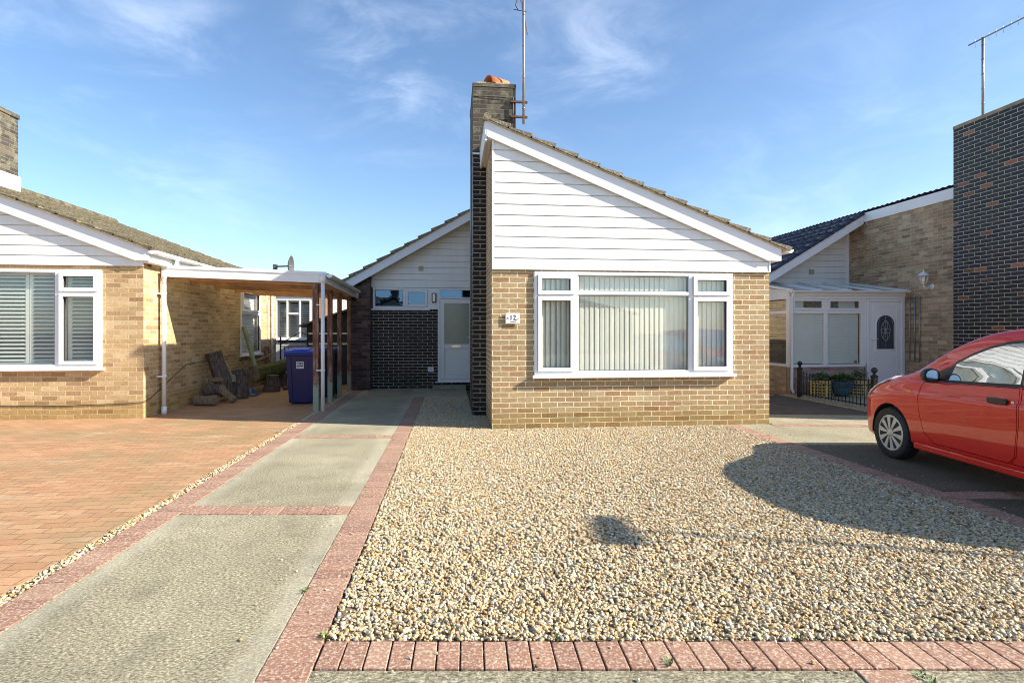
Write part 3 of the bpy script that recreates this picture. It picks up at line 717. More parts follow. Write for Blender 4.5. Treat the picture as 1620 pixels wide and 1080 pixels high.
mb = MB(); mb.box(-1.9, 15.5, 0, .5, 15.6, 2.5); mb.box(-1.9, 14.05, 2.5, .5, 15.5, 2.52); mb.build('room', M['room_dark'], H)
# doorstep in shade
mb = MB(); mb.box(-.45, 13.35, 0, .34, 13.79, .09); mb.build('doorstep', M['concrete'], H, bevel=.01)

# number plate
P = thing('house_number_plate', 'white tile plate reading 12 with small sprigs, beside the blinds window', 'number plate', (.868, v0, 1.586))
MB().box(.765, v0-.033, 1.510, .972, v0-.02, 1.660).build('plate', M['sign_white'], P, bevel=.012, seg=3)
MB().box(.79, v0-.02, 1.53, .95, v0, 1.64).build('fixing_block', M['off_white_fascia'], P)
text_mesh('12', .098, 'number', M['ink'], P, (.872, v0-.0335, 1.565), extra=.0012)
mb = MB(); yy = v0-.0345
mb.path([(.80,yy,1.60),(.79,yy,1.583),(.782,yy,1.585)], .0035, 6); mb.path([(.80,yy,1.60),(.812,yy,1.575)], .002, 6)
mb.path([(.90,yy,1.562),(.925,yy,1.562),(.945,yy,1.575),(.958,yy,1.583)], [.002,.003,.005,.002], 6)
mb.build('sprig', M['ink'], P)
mb = MB()
x_ = .838
while x_ < .915:
    w_ = random.uniform(.004, .009); mb.box(x_, v0-.0342, 1.532, x_+w_, v0-.033, 1.532+random.uniform(.006, .011)); x_ += w_+.002
mb.build('small_writing', M['ink'], P)

# aerial on chimney
def antenna(label, x, y, z0, z1, boom, right=True, group=None, rungs=5):
    A = thing('television_aerial', label, 'aerial', (x, y, z0), group)
    mb = MB(); mb.tube((x, y, z0), (x, y, z1), .022, n=12); 
    for i in range(rungs): zz = z0+.25+(z1-z0-.4)*i/max(1, rungs-1); mb.tube((x, y, zz), (x, y, zz+.02), .026, n=12)
    mb.build('mast', M['galvanised'], A)
    mb = MB(); b0, b1 = Vector(boom[0]), Vector(boom[1]); mb.tube(b0, b1, .014, n=8); d = (b1-b0)
    for i in range(14):
        p = b0 + d*(i+1)/14.5; h = .11 - .004*i; mb.tube(p+Vector((0,0,-h)), p+Vector((0,0,h)), .003, n=6)
    mb.build('boom', M['galvanised'], A)
    return A
A1 = antenna('tall thin television aerial strapped to the chimney beside the white gable', 1.197, 9.22, 4.86, 7.35, ((1.10, 9.05, 7.02), (1.45, 10.6, 7.10)))
mb = MB()
for zz in (5.21, 4.96): mb.box(.98, 9.20, zz, 1.26, 9.245, zz+.03); mb.box(.98, 9.2455, zz-.01, 1.02, 9.249, zz+.05)
mb.tube((1.02, 9.22, 4.9), (1.02, 9.22, 5.3), .012); mb.build('bracket', M['rust_metal'], A1)
mb = MB(); mb.path([(1.17,9.2,6.95),(1.09,9.15,6.90),(1.05,9.15,6.80),(1.10,9.17,6.72)], .008); mb.path([(1.02,9.15,6.72),(1.24,9.15,6.70)], .006); mb.build('cable', M['rubber'], A1)

# ================================================================== LEFT HOUSE
A = thing('bungalow', 'left neighbour bungalow with mossy tiled roof and slatted shutters in its front window', 'house', (-7, 9.6, 0))
va = 9.58; ua = -4.95; hra = lambda u: 2.745+.373*(-4.873-u)
mb = MB()
mb.box(-5.57, va, -.05, ua, va+.25, 2.46); mb.box(-9.2, va, -.05, -8.55, va+.25, 2.46)
mb.box(-8.55, va, -.05, -5.57, va+.25, .82); mb.box(-8.55, va, 2.38, -5.57, va+.25, 2.46)
mb.prism([(-9.2,2.46),(ua,2.46),(ua,2.62),(-9.2,4.25)], 'y', va+.003, va+.12)
mb.box(-9.2, va+.25, -.05, -8.95, 16.4, 4.2); mb.box(-8.95, 16.15, -.05, ua-.25, 16.4, 2.7); 
mb.build('front_wall', M['left_buff_brick'], A)
mb = MB()
mb.box(ua-.25, va+.25, -.05, ua, 13.72, 2.60); mb.box(ua-.25, 15.05, -.05, ua, 16.4, 2.60)
mb.box(ua-.25, 13.72, -.05, ua, 15.05, .84); mb.box(ua-.25, 13.72, 2.42, ua, 15.05, 2.60)
mb.build('side_wall', M['left_buff_brick'], A)
mb = MB(); cladding(mb, '-y', va, lambda h: -9.2, lambda h: min(-4.99, -4.873-(h+.03-2.745)/.373), 2.45, 4.2, pitch=.157)
mb.build('gable_cladding', M['cladding'], A)
mb = MB(); mb.box(ua-.04, va-.036, 2.452, ua+.006, va-.001, 2.60); mb.build('corner_trim', M['white_plastic'], A, bevel=.003)
mb = MB(); mb.prism([(-9.25, hra(-9.25)-.02), (-4.83, hra(-4.83)-.02), (-4.83, 2.53), (-5.0, 2.53), (-9.25, hra(-9.25)-.25)], 'y', va-.085, va-.037)
mb.prism([(-9.25, hra(-9.25)-.215), (-5.02, 2.565), (-5.02, 2.528), (-9.25, hra(-9.25)-.255)], 'y', va-.098, va-.0855)
mb.build('bargeboard', M['white_board'], A, bevel=.003)
mb = MB(); mb.box(-4.86, va-.03, 2.60, -4.835, 16.45, 2.71); mb.box(-4.948, va-.03, 2.575, -4.862, 16.45, 2.598); mb.build('eaves_fascia', M['off_white_fascia'], A)
mb = MB(); mb.box(-4.945, va-.035, 2.50, -4.80, 10.1, 2.574); mb.box(-4.875, 10.101, 2.53, -4.845, 16.4, 2.574); mb.build('eaves_box', M['white_board'], A, bevel=.006)
mb = tile_roof((-4.79, hra(-4.79)+.004), (-9.28, hra(-9.28)+.004), va-.13, 16.5, gauge=.30, thick=.042, jit=.009, lap=.028, amp=.02)
RA = mb.build('roof', M['mossy_tile'], A, fix=False)
mb = MB(); slope_prism(mb, -4.82, hra(-4.82), -9.28, hra(-9.28), .02, va-.12, 16.48); mb.build('undercloak', M['cream_mortar'], RA)
mb = MB()
yy = va-.13
while yy < 16.4:
    mb.tube((-9.28, yy, hra(-9.28)+.01+random.uniform(-.006,.006)), (-9.28, yy+.43, hra(-9.28)+.01), .115, n=14); yy += .44
mb.build('ridge_tile', M['mossy_tile'], RA)
# loose bedding pieces along the front verge
mb = MB()
for i in range(11):
    u = -4.9-.40*i; w = .405; mb.hexa([(u, va-.128, hra(u)-.012), (u, va-.05, hra(u)-.012), (u-w, va-.05, hra(u-w)-.012), (u-w, va-.128, hra(u-w)-.012), (u, va-.128, hra(u)+.02), (u, va-.05, hra(u)+.022), (u-w, va-.05, hra(u-w)+.035), (u-w, va-.128, hra(u-w)+.03)])
mb.build('verge_mortar', M['cream_mortar'], RA)
gutter((-4.775, va-.10, 2.70), (-4.775, 16.45, 2.66), r=.06).build('gutter', M['white_plastic'], A)
CA = MB().box(-9.4, 10.8, 0, -8.67, 12.2, 5.66).build('chimney', M['weathered_chimney_brick'], A)
mb = MB(); mb.box(-9.42, 10.78, 5.66, -8.65, 12.22, 5.74); mb.build('top_course', M['weathered_chimney_brick'], CA)
mb = MB(); mb.box(-9.43, 10.77, 4.05, -8.64, 12.23, 4.50); mb.build('flashing', M['white_board'], CA)
B = frame_loc('-y', va)
WN = window(A, '-y', va, -8.55, .82, -5.57, 2.38, [(-6.19, 2.03, -5.615, 2.335, 1), (-6.19, .865, -5.615, 2.01, 1), (-7.9, .865, -6.25, 2.335, 0), (-8.505, .865, -7.96, 2.335, 0)], proud=.035)
mull(WN, B, [(-6.25,.865,-6.19,2.335), (-6.19,2.01,-5.615,2.03), (-7.96,.865,-7.9,2.335)], proud=.035)
mb = MB()
def shutter(mb, B, a0, a1, h0, h1, d, pitch=.063, st=.05):
    ring(B, mb, a0, h0, a1, h1, st, d, d+.03); n = int((h1-h0-2*st)/pitch)
    for i in range(n):
        z = h0+st+pitch*(i+.5); B_ = (a0+st, a1-st)
        mb.poly([(B_[0], va+d-.012, z-.018), (B_[1], va+d-.012, z-.018), (B_[1], va+d+.042, z+.018), (B_[0], va+d+.042, z+.018)])
        mb.poly([(B_[0], va+d+.042, z+.026), (B_[1], va+d+.042, z+.026), (B_[1], va+d-.012, z-.010), (B_[0], va+d-.012, z-.010)])
        mb.poly([(B_[0], va+d-.012, z-.018), (B_[1], va+d-.012, z-.018), (B_[1], va+d-.012, z-.010), (B_[0], va+d-.012, z-.010)])
for a0, a1 in ((-8.5,-7.9), (-7.9,-7.3), (-7.3,-6.72), (-6.71,-6.20), (-6.14,-5.60)): shutter(mb, B, a0, a1, .86, 2.35, .10)
mb.build('shutter', M['shutter'], WN)
mb = MB(); mb.box(-8.9, 11.2, 0, -5.25, 11.3, 2.5); mb.box(-8.9, va+.26, 2.47, -5.25, 11.3, 2.5); mb.build('room', M['room_dark'], A)
B = frame_loc('+x', ua)
WN = window(A, '+x', ua, 13.72, .84, 15.05, 2.42, [(13.765, 1.86, 15.005, 2.375, 1), (13.765, .885, 15.005, 1.82, 0)])
mull(WN, B, [(13.765, 1.82, 15.005, 1.86)])
mb = MB()
for i in range(22): z = .9+i*.068; mb.poly([(ua-.11, 13.75, z), (ua-.11, 15.02, z), (ua-.13, 15.02, z+.062), (ua-.13, 13.75, z+.062)])
mb.build('blind', M['blind_fabric'], WN, fix=False)
mb = MB(); mb.box(ua-2, 13.2, 0, ua-1.9, 15.6, 2.6); mb.build('room', M['room_dark'], A)
# downpipe
mb = MB(); px, py = -4.86, 10.04
mb.path([(-4.775,py+.26,2.66),(-4.775,py+.26,2.50),(-4.79,py+.22,2.46),(-4.85,py+.03,2.42),(px,py,2.36),(px,py,2.2)], .036)
mb.tube((px,py,2.22), (px,py,.06), .034); mb.tube((px,py,.12), (px,py,-.01), .045); mb.tube((px,py,2.42), (px,py,2.30), .044)
for z in (2.02, .62): mb.tube((px,py,z), (px,py,z+.035), .041); mb.box(ua, py-.06, z+.005, px, py+.06, z+.03)
mb.build('downpipe', M['white_plastic'], A)
mb = MB(); mb.path([(-9.1,va-.01,.26),(-7.5,va-.012,.235),(-6.2,va-.012,.215),(-5.3,va-.012,.235),(ua+.012,va-.012,.26),(ua+.012,va+.2,.30),(ua+.012,11,.78),(ua+.012,12.2,.82),(ua+.012,13.6,.86)], .006, 6); mb.build('cable', M['rubber'], A)
mb = MB(); mb.path([(ua+.04,15.5,2.5),(ua+.05,15.5,2.3),(ua+.05,15.55,2.1),(ua+.05,15.5,0)], .012, 6); mb.path([(ua+.05,15.9,2.5),(ua+.05,15.9,0)], .03, 8); mb.build('waste_pipe', M['off_white_fascia'], A)
# satellite dish
D = thing('satellite_dish', 'small dark satellite dish on the far eaves of the mossy roof', 'satellite dish', (-4.72, 16.1, 2.95))
mb = MB(); rd = R(20)
for k in range(6):
    r = .29*k/5
    for i in range(20):
        t_ = 2*math.pi*i/20; x_, y_ = -.10*(1-(k/5)**2), r*math.cos(t_)*.95
        mb.v.append((-4.44 - x_*math.cos(rd)*-1 - y_*math.sin(rd)*0 + x_*0, 16.1 + y_, 3.22 + r*math.sin(t_)))
mb.smooth = True
for k in range(5):
    for i in range(20): j = (i+1) % 20; mb.face([k*20+i, k*20+j, (k+1)*20+j, (k+1)*20+i])
mb.build('dish', M['grey_frame'], D, fix=False)
mb = MB(); mb.tube((-4.86,16.1,2.75),(-4.86,16.1,3.2),.02); mb.tube((-4.9,16.1,3.2),(-4.44,16.1,3.22),.02); mb.box(-4.93,16.05,3.12,-4.83,16.15,3.26); mb.build('mount', M['grey_frame'], D)

# ------------------------------------------------------------------ carport
C = thing('carport', 'lean-to carport with white fascia on rough brown timber posts', 'carport', (-3.6, 11.6, 0))
yf = 10.15
mb = MB()
def hc(u, v): return 2.50-.035*(u-ua)-.02*(v-yf)
yb = 14.6
NC = 40
for i in range(NC):
    y0 = yf-.03+(yb-yf)*i/NC; y1 = yf-.03+(yb-yf)*(i+1)/NC
    for (q0, q1, z0, z1) in ((y0, (y0+y1)/2, .0, .025), ((y0+y1)/2, y1, .025, 0)):
        ul_, ur_ = ua+.005, -2.17
        p = [(ul_, q0, hc(ul_, q0)+.0+z0), (ur_, q0, hc(ur_, q0)+z0), (ur_, q1, hc(ur_, q1)+z1), (ul_, q1, hc(ul_, q1)+z1)]
        mb.poly(p)
mb.build('roof', M['corrugated_sheet'], C, fix=False)
mb = MB(); mb.hexa([(ua+.01, yf-.05, 2.335), (-2.2, yf-.05, 2.25), (-2.2, yf-.025, 2.25), (ua+.01, yf-.025, 2.335), (ua+.01, yf-.05, 2.51), (-2.2, yf-.05, 2.425), (-2.2, yf-.025, 2.425), (ua+.01, yf-.025, 2.51)])
mb.hexa([(ua+.01, yf-.062, 2.475), (-2.19, yf-.062, 2.39), (-2.19, yf-.0505, 2.39), (ua+.01, yf-.0505, 2.475), (ua+.01, yf-.062, 2.53), (-2.19, yf-.062, 2.445), (-2.19, yf-.0505, 2.445), (ua+.01, yf-.0505, 2.53)])
mb.hexa([(-2.225, yf-.024, 2.25), (-2.2, yf-.024, 2.25), (-2.2, yb, 2.15), (-2.225, yb, 2.15), (-2.225, yf-.024, 2.41), (-2.2, yf-.024, 2.41), (-2.2, yb, 2.30), (-2.225, yb, 2.30)])
mb.build('fascia', M['white_board'], C, bevel=.003)
mb = MB()
for y in (yf+.02, 11.2, 12.3, 13.4, 14.45):
    mb.hexa([(ua+.01, y, 2.30), (-2.24, y, 2.20), (-2.24, y+.05, 2.20), (ua+.01, y+.05, 2.30), (ua+.01, y, 2.44), (-2.24, y, 2.34), (-2.24, y+.05, 2.34), (ua+.01, y+.05, 2.44)])
mb.box(-2.42, yf+.08, 2.12, -2.36, yb, 2.198)
mb.build('rafter', M['raw_timber'], C)
for i, (pv, w) in enumerate(((10.12, .10), (11.27, .09), (12.2, .085), (13.35, .085), (14.4, .085))):
    mb = MB(); lx = random.uniform(-.01, .01)
    mb.hexa([(-2.43, pv, -.03), (-2.43+w, pv, -.03), (-2.43+w, pv+.08, -.03), (-2.43, pv+.08, -.03), (-2.43+lx, pv, 2.25-.02*i), (-2.43+w+lx, pv, 2.25-.02*i), (-2.43+w+lx, pv+.08, 2.25-.02*i), (-2.43+lx, pv+.08, 2.25-.02*i)])
    p_ = mb.build('post', M['timber'], C, bevel=.006)
gutter((-2.14, yf-.06, 2.40), (-2.14, 13.2, 2.33), r=.055).build('gutter', M['white_plastic'], C)
mb = MB(); mb.tube((-2.25, yf-.07, 2.40), (-2.25, yf-.07, 2.26), .05); mb.tube((-2.25, yf-.07, 2.30), (-2.25, yf-.07, -.01), .034)
for z in (1.85, .70): mb.tube((-2.25, yf-.07, z), (-2.25, yf-.07, z+.03), .04); mb.box(-2.36, yf-.085, z+.006, -2.25, yf-.055, z+.024)
mb.build('downpipe', M['white_plastic'], C)

# ------------------------------------------------------------------ buildings beyond the carport
K = thing('rendered_bungalow', 'white rendered bungalow seen beyond the carport, with shuttered window', 'house', (-6, 19, 0))
vb = 19.0
mb = MB(); mb.box(-12, vb, 1.02, -5.74, vb+.25, 3.0); mb.box(-4.62, vb, 1.02, -1.0, vb+.25, 3.0); mb.box(-5.74, vb, 2.45, -4.62, vb+.25, 3.0); mb.box(-12, vb+.25, 0, -11.75, vb+6, 3.0); mb.box(-1.25, vb+.25, 0, -1.0, vb+6, 3.0)
mb.build('wall', M['render_wall'], K)
mb = MB(); mb.box(-12, vb-.02, 0, -1.0, vb+.25, 1.019); mb.build('plinth', M['grey_render'], K)
mb = MB(); mb.box(-4.42, vb-.06, 0, -4.1, vb-.0205, 2.75); mb.build('brick_pier', M['orange_brick_paint'], K)
WN = window(K, '-y', vb, -5.74, 1.15, -4.62, 2.45, [(-5.70, 1.195, -5.40, 2.41, 0), (-5.35, 1.195, -5.0, 1.95, 0), (-5.35, 2.0, -5.0, 2.41, 0), (-4.95, 1.195, -4.66, 2.41, 0)])
mull(WN, frame_loc('-y', vb), [(-5.40,1.195,-5.35,2.41), (-5.0,1.195,-4.95,2.41), (-5.35,1.95,-5.0,2.0)])
mb = MB(); va_s = va; va = vb
shutter(mb, frame_loc('-y', vb), -5.70, -5.37, 1.2, 2.4, .1, pitch=.07); shutter(mb, frame_loc('-y', vb), -5.36, -4.99, 1.2, 2.4, .1, pitch=.07); shutter(mb, frame_loc('-y', vb), -4.98, -4.65, 1.2, 2.4, .1, pitch=.07)
va = va_s
mb.build('shutter', M['shutter'], WN)
mb = MB(); mb.box(-5.9, vb+.6, 1, -4.5, vb+.7, 2.6); mb.build('room', M['room_dark'], K)
mb = MB(); mb.box(-12.2, vb-.2, 3.0, -.8, vb+6.2, 3.1); mb.box(-12.2, vb-.21, 2.86, -.8, vb-.19, 3.1); mb.build('flat_roof', M['off_white_fascia'], K)
# dark timber shed behind the posts
K = thing('timber_shed', 'dark timber shed with sloping roof behind the carport posts', 'shed', (-2.9, 15.3, 0))
mb = MB()
mb.prism([(-3.75,0),(-2.46,0),(-2.46,2.0),(-3.75,1.55)], 'y', 15.0, 16.3)
for i in range(12): mb.prism([(-3.75, .04+.13*i), (-2.46, .04+.13*i), (-2.46, .155+.13*i), (-3.75, .155+.13*i)], 'y', 14.985, 14.999) if .155+.13*i < 1.5 else None
mb.build('wall', M['bin_dark'], K)
mb = MB(); slope_prism(mb, -3.9, 1.56, -2.44, 2.07, .05, 14.8, 16.4); mb.build('roof', M['grey_frame'], K)
mb = MB()
for z in (1.32, 1.05): mb.box(-3.7, 14.96, z, -2.5, 14.984, z+.045)
mb.build('rail', M['white_board'], K)
# wrought iron gate
K = thing('iron_gate', 'black wrought iron scrollwork gate at the back of the carport', 'gate', (-4.4, 16.6, 0))
mb = MB(); gy = 16.6
for x in (-4.9, -3.75): mb.box(x, gy-.02, 0, x+.035, gy+.02, 1.25)
mb.box(-4.865, gy-.01, .12, -3.75, gy+.01, .15); mb.box(-4.865, gy-.01, .95, -3.75, gy+.01, .98)
for i in range(9): x = -4.78+i*.118; mb.box(x, gy-.007, .15, x+.014, gy+.007, .95)
mb.build('frame', M['black_iron'], K)
mb = MB()
def scroll(mb, cx, cz, r, s, r0=.0):
    pts = [(cx+s*math.cos(t_*.5+r0)*r*(1-t_/16), gy, cz+math.sin(t_*.5+r0)*r*(1-t_/16)) for t_ in range(14)]; mb.path(pts, .008, 5)
for i in range(4):
    cx = -4.72+i*.28; scroll(mb, cx, 1.08, .09, 1); scroll(mb, cx+.1, .78, .09, -1); scroll(mb, cx+.05, .45, .11, 1)
mb.path([(-4.88, gy, 1.02), (-4.6, gy, 1.22), (-4.32, gy, 1.38), (-4.05, gy, 1.22), (-3.76, gy, 1.02)], .011, 6)
mb.build('scrollwork', M['black_iron'], K)

# ------------------------------------------------------------------ wheelie bins
def wheelie(label, x, y, rz, body, lid, sign):
    W = thing('wheelie_bin', label, 'bin', (x, y, 0), None, R(rz)); og = ORG[W.name]; ORG[W.name] = (0, 0, 0)
    mb = MB()
    w0, w1, d0, d1 = .215, .265, .25, .33
    mb.hexa([(-w0,-d0,.03),(w0,-d0,.03),(w0,d0,.03),(-w0,d0,.03),(-w1,-d1,.96),(w1,-d1,.96),(w1,d1,.96),(-w1,d1,.96)])
    def fx(s, h): return s*(w0+(w1-w0)*(h-.03)/.93)
    def fy(h): return -(d0+(d1-d0)*(h-.03)/.93)
    for a, b in ((-.98,-.62), (.62,.98)):   # raised corner ribs
        mb.hexa([(fx(a,.05),fy(.05)-.018,.05),(fx(b,.05),fy(.05)-.018,.05),(fx(b,.05),fy(.05)+.01,.05),(fx(a,.05),fy(.05)+.01,.05),(fx(a,.9),fy(.9)-.018,.9),(fx(b,.9),fy(.9)-.018,.9),(fx(b,.9),fy(.9)+.01,.9),(fx(a,.9),fy(.9)+.01,.9)])
    mb.box(-.285,-.35,.93,.285,.34,.985)
    mb.build('body', body, W, bevel=.012, seg=2)
    mb = MB(); mb.hexa([(-.295,-.37,.986),(.295,-.37,.986),(.295,.35,.986),(-.295,.35,.986),(-.28,-.35,1.03),(.28,-.35,1.03),(.27,.30,1.07),(-.27,.30,1.07)])
    mb.hexa([(-.15,-.355,1.03),(.15,-.355,1.03),(.17,.25,1.06),(-.17,.25,1.06),(-.13,-.33,1.05),(.13,-.33,1.05),(.15,.22,1.085),(-.15,.22,1.085)])
    mb.build('lid', lid, W, bevel=.015, seg=2)
    mb = MB(); mb.tube((-.25,.37,.98),(.25,.37,.98),.016); mb.build('handle', body, W)
    for s in (-1, 1):
        mb = MB(); mb.lathe([(.02,-.025),(.095,-.025),(.1,-.01),(.1,.01),(.095,.025),(.02,.025)], (s*.235,.27,.1), 'x'); mb.build('wheel', M['tyre'], W)
    if sign:
        hz = .76; yy = fy(hz)-.004; zc = .755
        mb = MB()
        for (a0, z0, a1, z1) in ((-.065,-.065,-.053,.065),(.053,-.065,.065,.065),(-.053,.053,.053,.065),(-.053,-.065,.053,-.053)): mb.box(a0, yy-.012, zc+z0, a1, yy, zc+z1)
        sg = mb.build('emblem_border', M['sign_white'], W)
        mb = MB(); mb.path([(-.045,yy-.004,zc-.03),(-.015,yy-.004,zc-.02),(.01,yy-.004,zc-.033),(.05,yy-.004,zc-.028)], [.002,.006,.006,.002], 6)
        mb.box(-.053, yy-.008, zc-.050, .053, yy, zc-.038); mb.build('emblem_wave', M['sign_white'], W)
        text_mesh('adur &', .036, 'writing', M['sign_white'], W, (-.006, yy-.006, zc+.018), extra=.0008)
        text_mesh('worthing', .026, 'writing', M['sign_white'], W, (0, yy-.006, zc-.006), extra=.0006)
    ORG[W.name] = og; return W
wheelie('blue lidded wheelie bin with white square emblem, standing by the front carport post', -2.90, 11.32, 4, M['bin_body'], M['bin_lid'], True)
wheelie('dark wheelie bin half hidden behind the carport posts and downpipe', -2.72, 12.35, 3, M['bin_dark'], M['bin_body'], False)

# ------------------------------------------------------------------ logs
def log(label, p0, p1, r, mat='bark', name='log', cat='log', taper=.92, n=14, ends='split_wood'):
    p0, p1 = Vector(p0), Vector(p1); d = (p1-p0); L = d.length; d.normalize(); a = d.orthogonal().normalized(); c = d.cross(a)
    mb = MB(); K = 9; ph = [random.uniform(0, 6.3) for _ in range(4)]
    for k in range(K+1):
        s = k/K; rr = r*(1+(taper-1)*s)*(1+.05*math.sin(s*5+ph[0]))
        off = a*math.sin(s*3+ph[1])*r*.12
        for i in range(n):
            t_ = 2*math.pi*i/n; q = rr*(1+.10*math.sin(2*t_+ph[2]+s)+.06*math.sin(5*t_+ph[3])+random.uniform(-.05,.05))
            mb.v.append(tuple(p0+d*L*s+off+(a*math.cos(t_)+c*math.sin(t_))*q))
    for k in range(K):
        for i in range(n): j = (i+1) % n; mb.face([k*n+i, k*n+j, (k+1)*n+j, (k+1)*n+i])
    mb.cur = 1; mb.face([i for i in reversed(range(n))]); mb.face([K*n+i for i in range(n)])
    return mb.build(name, [M[mat], M[ends]], label=label, cat=cat)
def onlog(*a, **k): return log(*a, **k)
log('tall rough-barked log leaning upright against the side wall', (-4.58,11.92,.10), (-4.78,11.82,.98), .155)
log('green weathered pole leaning on the wall before the side window', (-4.42,13.35,.32), (-4.86,13.7,1.50), .06, 'green_timber', 'pole', 'pole', ends='green_timber')
log('thick moss-covered log lying along the wall by the gate', (-4.45,13.1,.42), (-4.30,15.0,.52), .17, 'mossy_bark')
log('stubby dark upright log beside the pale cut block', (-4.42,12.2,0), (-4.44,12.28,.58), .16)
log('dark round stump standing under the mossy log', (-4.18,13.5,0), (-4.18,13.5,.38), .17)
log('dark log supporting the far end of the mossy log', (-4.35,14.75,0), (-4.3,14.8,.36), .16)
log('split log lying lowest and nearest the downpipe', (-4.82,11.12,.10), (-4.40,11.05,.10), .09, 'split_wood')
log('narrow split log sloping down over the pile front', (-4.55,11.50,.30), (-4.20,11.35,.06), .07, 'split_wood')
log('purple-brown round log under the sawn block', (-4.80,11.55,.22), (-4.48,11.5,.24), .13)
log('thin bare branch on top of the mossy log', (-4.6,13.4,.66), (-4.5,14.6,.82), .03, 'split_wood', 'branch', 'branch')
log('crumpled dark branch lying past the stump near the bins', (-4.0,13.8,.05), (-3.65,14.1,.1), .05, 'bark', 'branch', 'branch')
mb = MB(); mb.hexa([(-4.83,11.5,.40),(-4.50,11.44,.42),(-4.47,11.56,.42),(-4.80,11.62,.40),(-4.83,11.5,.47),(-4.50,11.44,.49),(-4.47,11.56,.49),(-4.80,11.62,.47)]); mb.build('wood_block', M['split_wood'], label='pale sawn timber block on top of the log pile', cat='wood block', bevel=.004)
mb = MB(); mb.hexa([(-4.62,12.02,.36),(-4.50,11.95,.34),(-4.42,12.05,.36),(-4.55,12.12,.38),(-4.60,12.02,.52),(-4.52,11.97,.50),(-4.44,12.05,.50),(-4.55,12.10,.53)]); mb.build('wood_block', M['green_timber'], label='small mossy cut block wedged between the two upright logs', cat='wood block', bevel=.01)
mb = MB(); mb.box(-4.90,15.25,0,-4.80,15.33,1.0); mb.build('timber_post', M['timber'], label='short dark red timber post against the wall beyond the side window', cat='post', bevel=.005)
mb = MB(); b = 0
pts = []
for i in range(9):
    for j in range(7): mb.v.append((-4.62+.05*i+random.uniform(-.01,.01), 12.5+.07*j+random.uniform(-.02,.02), max(.01, .20*math.sin(math.pi*i/8)*math.sin(math.pi*j/6)+random.uniform(-.03,.03))))
for i in range(8):
    for j in range(6): mb.face([i*7+j, i*7+j+1, (i+1)*7+j+1, (i+1)*7+j])
plain('plastic_sack', (.08,.12,.22), .25, var=.3, scale=20)
mb.build('plastic_sack', M['plastic_sack'], label='crumpled blue plastic sack in shade by the logs', cat='sack', fix=False)

# ================================================================== RIGHT HOUSE
Bh = thing('bungalow', 'right neighbour bungalow with high brick flank wall, white glazed porch and blue-black tiles', 'house', (10.3, 9, 0))
ub = 10.3
mb = MB(); mb.box(ub, 6.95, -.05, ub+.25, 12.9, 4.14); mb.build('flank_wall', M['shaded_buff_brick'], Bh)
mb = MB(); mb.box(ub+.25, 6.95, -.05, 10.95, 7.2, 2.35); mb.box(13.9, 6.95, -.05, 14.5, 7.2, 2.35); mb.box(10.95, 6.95, -.05, 13.9, 7.2, .77); mb.box(10.95, 6.95, 2.27, 13.9, 7.2, 2.35); mb.prism([(ub+.25,2.35),(14.5,2.35),(14.5,2.5),(ub+.25,4.1)], 'y', 6.955, 7.19); mb.box(14.25, 7.2, -.05, 14.5, 20, 2.4)
mb.build('front_wall', M['shaded_buff_brick'], Bh)
for y0, y1 in ((6.9, 8.79), (10.22, 12.95)): MB().box(ub-.035, y0, 4.13, ub-.005, y1, 4.36).build('eaves_fascia', M['white_board'], Bh, bevel=.003)
mb = tile_roof((14.72, 2.66), (ub-.05, 4.40), 6.83, 20, gauge=.33); mb.build('roof', M['slate_blue_tile'], Bh, fix=False)
CB = MB().box(10.08, 8.80, -.05, 10.8, 10.21, 5.46).build('chimney', M['chimney_brick'], Bh)
mb = MB(); mb.box(10.07, 8.79, 5.46, 10.81, 10.22, 5.53); mb.build('capping', M['stain_concrete'], CB, bevel=.008)
hrb = lambda u: 4.34-.60*(10.3-u)
mb = tile_roof((7.02, hrb(7.02)+.01), (10.32, hrb(10.32)+.01), 12.86, 20, gauge=.34, roll=.30, amp=.05, thick=.06, lap=.045)
mb.build('roof', M['slate_blue_tile'], Bh, fix=False)
mb = MB(); slope_prism(mb, 7.05, hrb(7.05)-.01, 10.262, hrb(10.262)-.01, .22, 12.90, 12.93); mb.build('bargeboard', M['white_board'], Bh, bevel=.003)
mb = MB(); slope_prism(mb, 7.05, hrb(7.05)-.19, 10.29, hrb(10.29)-.19, .014, 12.931, 13.46); mb.build('soffit', M['off_white_fascia'], Bh)
v2 = 13.5
mb = MB(); cladding(mb, '-y', v2, lambda h: max(7.3, 10.3-(4.34-.2-h)/.60), lambda h: 10.24, 2.62, 4.14)
mb.prism([(7.3,2.62),(10.3,2.62),(10.3,4.1),(7.9,2.67)], 'y', v2+.004, v2+.1)
mb.build('gable_cladding', M['cladding'], Bh)
mb = MB(); mb.box(10.235, v2-.05, 2.60, 10.298, v2-.001, 4.02); mb.box(7.3, v2-.036, 2.585, 10.234, v2-.001, 2.619); mb.build('corner_trim', M['white_plastic'], Bh, bevel=.003)
mb = MB(); mb.box(7.3, v2, -.05, 10.3, v2+.2, 2.61); mb.box(7.3, v2+.2, -.05, 7.5, 20, 2.5); mb.box(ub, 12.9, -.05, ub+.25, 13.5, 4.1); mb.build('rear_wall', M['shaded_buff_brick'], Bh)
mb = MB(); mb.box(9.19, v2-.06, 2.875, 9.32, v2-.031, 2.995); mb.build('air_vent', M['vent_beige'], Bh, bevel=.006)
WN = window(Bh, '-y', 6.95, 10.95, .77, 13.9, 2.27, [(10.995,.815,11.55,2.22,1),(11.6,.815,13.25,2.22,0),(13.3,.815,13.855,2.22,1)])
mull(WN, frame_loc('-y', 6.95), [(11.55,.815,11.6,2.22),(13.25,.815,13.3,2.22)])
